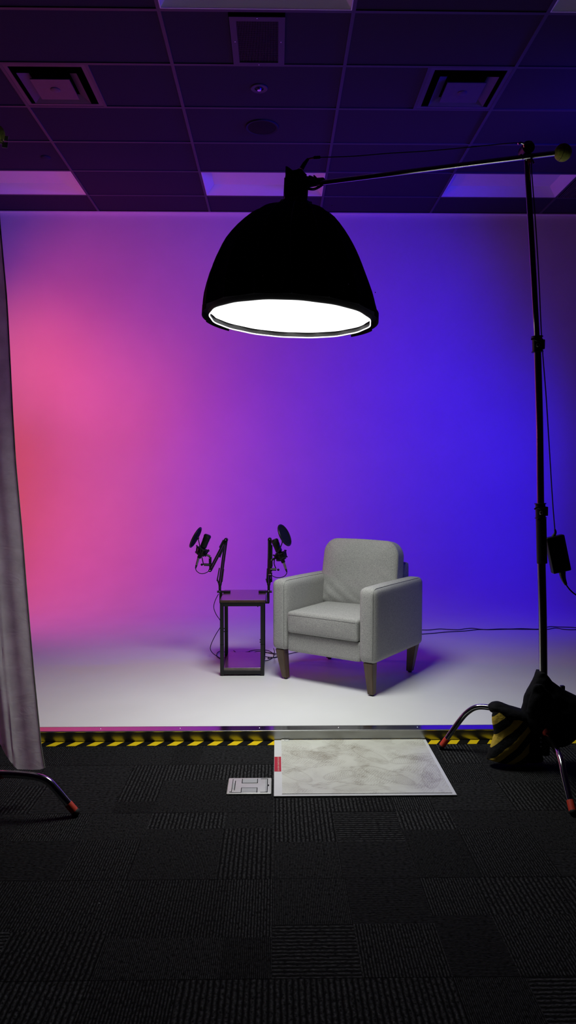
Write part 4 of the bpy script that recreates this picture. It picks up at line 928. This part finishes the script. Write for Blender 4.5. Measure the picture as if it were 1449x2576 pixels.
MB().cone((LX-.06,LY-.03,2.77), (LX-.06,LY+.03,2.77), .028, seg=20).build('boom_pivot', M['black_plastic'], t)
MB().tube([b4+Vector((-.03,0,-.002)), (LX-.06,LY+.03,2.78), (LX-1.2,LY+.05,2.82)], .0115, 16, smooth=False).build('boom_arm', M['chrome'], t)
m_ = MB(); tb_ = MB().ball(b4, .0372, 32, 22).build('tennis_ball', M['tennis']); own(tb_, b4); tag(tb_, 'tennis ball cut by the left picture edge, with white tape below it', 'ball', 'tennis balls on boom ends')
t3 = thing('tape_flag', 'small white tape flag hanging below the left tennis ball', 'tape', P(12,356,3.00))
m_ = MB(); p_ = [P(x,y,3.005) for x, y in ((2,341),(21,342.5),(19.5,356),(10,352))]; q_ = [v+Vector((0,.002,0)) for v in p_]
m_.quad(*p_); m_.quad(*q_[::-1])
for i in range(4): m_.quad(p_[i], q_[i], q_[(i+1)%4], p_[(i+1)%4])
m_.build('upper_fold', M['tape_white'], t3, smooth=False)
m_ = MB(); p_ = [P(x,y,3.00) for x, y in ((-14,358),(20,357.5),(18.5,372),(5,370.5),(5.5,361.5),(-14,361.5))]; a_ = [m_.bm.verts.new(v) for v in p_]; b2 = [m_.bm.verts.new(v+Vector((0,.002,0))) for v in p_]
m_.bm.faces.new(a_); m_.bm.faces.new(b2[::-1])
for i in range(6): m_.bm.faces.new((a_[i], b2[i], b2[(i+1)%6], a_[(i+1)%6]))
m_.build('lower_fold', M['tape_white'], t3, smooth=False)
MB().tube([b4+Vector((.0,0,-.03)), P(-2,352,3.00), P(10,357,3.002)], .0025, 6).build('tape_cord', M['tape_white'], t3)

# hanging muslin
YC = 3.02
m_ = MB(); nu, nv = 90, 120
edge = [(-14,300),(0,560),(18,760),(32,1040),(40,1170),(55,1330),(66,1470),(76,1590),(85,1690),(96,1800),(104,1880),(112.5,1932)]
def edge_x(yp):
    for (a, b_), (c, d) in zip(edge, edge[1:]):
        if yp <= d: return a+(c-a)*(yp-b_)/(d-b_)
    return edge[-1][0]
hem = [(112.5,1932),(100,1936),(80,1936.5),(42,1935),(34,1924),(28,1915),(22,1903),(17,1893),(12,1876),(6,1866),(4,1848),(0,1838),(-40,1800),(-120,1760),(-400,1740)]
def hem_y(xp):
    for (a, b_), (c, d) in zip(hem, hem[1:]):
        if xp >= c: return b_+(d-b_)*(a-xp)/(a-c)
    return hem[-1][1]
grid = []
folds = [0, 38, 72, 95, 120, 190, 260, 340]
for j in range(nv+1):
    row = []; fj = j/nv
    for i in range(nu+1):
        fi = (i/nu)**1.6
        xb_ = 112.5-fi*420            # foot column
        yb_ = hem_y(xb_)
        yp = -60+(yb_+60)*fj
        xr = edge_x(max(yp, 300)) if yp > 300 else -14-(300-yp)*.05
        xp = xr-fi*420*(.55+.45*fj)
        d_ = (xr-xp)
        dep = .013*math.sin(d_*.085+.3*math.sin(yp*.004))*min(1, d_/40)+.009*math.sin(d_*.21+1+yp*.001)*min(1, max(0, d_-60)/40)-.006*min(1, d_/6)
        dep += .014*math.exp(-((d_-70)/4)**2)*fj
        dep += .002*noise.noise(Vector((d_*.05, yp*.02, 0)))
        if d_ < 68: dep *= .5
        row.append(m_.bm.verts.new(P(xp, yp, YC+dep)))
    grid.append(row)
for A, B in zip(grid, grid[1:]):
    for i in range(nu): m_.bm.faces.new((A[i], A[i+1], B[i+1], B[i]))
o = m_.build('muslin_cloth', M['muslin'], angle=60); own(o, P(80,1936,YC)); tag(o, 'long grey muslin cloth hanging down the left picture edge', 'cloth')
m_ = MB(); m_.tube([P(edge_x(y)-.6, y, YC-.002) for y in [320+i*60 for i in range(27)]]+[P(112,1931,YC-.002)], .0032, 6, 2)
h_ = m_.build('side_hem', M['muslin']); h_.data.transform(Matrix.Translation(-o.location)); h_.parent = o
m_ = MB(); rr_ = random.Random(3)
for i in range(16):
    x = rr_.uniform(8, 42); y = hem_y(x); m_.tube([P(x,y-1,YC), P(x+rr_.uniform(-2,2),y+rr_.uniform(2,5),YC-.004), P(x+rr_.uniform(-3,3),y+rr_.uniform(5,11),YC)], .0005, 4, 3)
fr_ = m_.build('frayed_threads', M['muslin']); fr_.data.transform(Matrix.Translation(-o.location)); fr_.parent = o; fr_['kind'] = 'stuff'

# ------------------------------------------------------------------ lights
def area(name, loc, aim, size, power, col, spread=180, shape='DISK'):
    l = bpy.data.lights.new(name, 'AREA'); l.shape = shape; l.size = size; l.energy = power; l.color = col; l.spread = math.radians(spread)
    o = bpy.data.objects.new(name, l); C.objects.link(o); o.location = loc
    o.rotation_euler = (Vector(aim)-Vector(loc)).to_track_quat('-Z','Y').to_euler(); return o
def spot(name, loc, aim, power, col, ang=80, blend=1, r=.15):
    l = bpy.data.lights.new(name, 'SPOT'); l.energy = power; l.color = col; l.spot_size = math.radians(ang); l.spot_blend = blend; l.shadow_soft_size = r
    o = bpy.data.objects.new(name, l); C.objects.link(o); o.location = loc
    o.rotation_euler = (Vector(aim)-Vector(loc)).to_track_quat('-Z','Y').to_euler(); return o
dl = DM @ Vector((0,0,-.004))
area('dome_light', dl, dl-AX, .80, 20.5, (.965,1,.94), 131)
spot('blue_light', (4.2,5.95,1.6), (-1.5,8.25,1.5), 330, (0,0,1), 110, 1, .2)
spot('blue_light', (4.2,5.15,3.8), (-3,8.25,2.6), 423, (0,0,1), 85, 1, .2)
spot('added_wall_fill', (-3.5,5.15,2.8), (2.25,8.25,.6), 269, (0,0,1), 60, 1, .2)  # added unseen spot, puts more blue on the left and middle wall
spot('pink_light', (-3.5,5.95,1.6), (2.25,8.25,.6), 118, (1,.13,.75), 110, 1, .2)
spot('pink_light', (-3.5,5.95,2.8), (-1.6,8.25,3.15), 98, (1,.06,0), 70, 1, .2)
spot('pink_light', (-4.2,5.15,3.8), (-3,8.25,.6), 313, (1,.15,0), 85, 1, .2)
spot('blue_light', (4.2,5.15,3.7), (-3.2,8.25,3.9), 173, (.29,.13,1), 36, 1, .2)  # added narrow spot, brings blue to the wall's top left corner
spot('pink_light', (-4.2,5.15,1.2), (-2.2,8.25,1.4), 115, (1,.02,.02), 74, 1, .2)  # extra unseen spot, added to fill out the pink pool
spot('added_wall_fill', (-4.2,5.15,.8), (-2,8.25,3.6), 140, (.46,.12,1), 50, 1, .2)  # added low spot, tints the upper left of the wall violet
spot('blue_light', (4.2,5.15,.8), (2,8.25,3.7), 35, (0,0,1), 50, 1, .2)  # extra weak spot, added for the upper right of the wall
spot('blue_light', (4.2,5.15,2), (2.2,8.25,1.4), 50, (0,0,1), 55, 1, .2)  # extra weak spot, added inside the blue pool
w_ = bpy.data.worlds.new('world'); bpy.context.scene.world = w_; w_.use_nodes = True
w_.node_tree.nodes['Background'].inputs[0].default_value = (.004,.0035,.006,1); w_.node_tree.nodes['Background'].inputs[1].default_value = 1
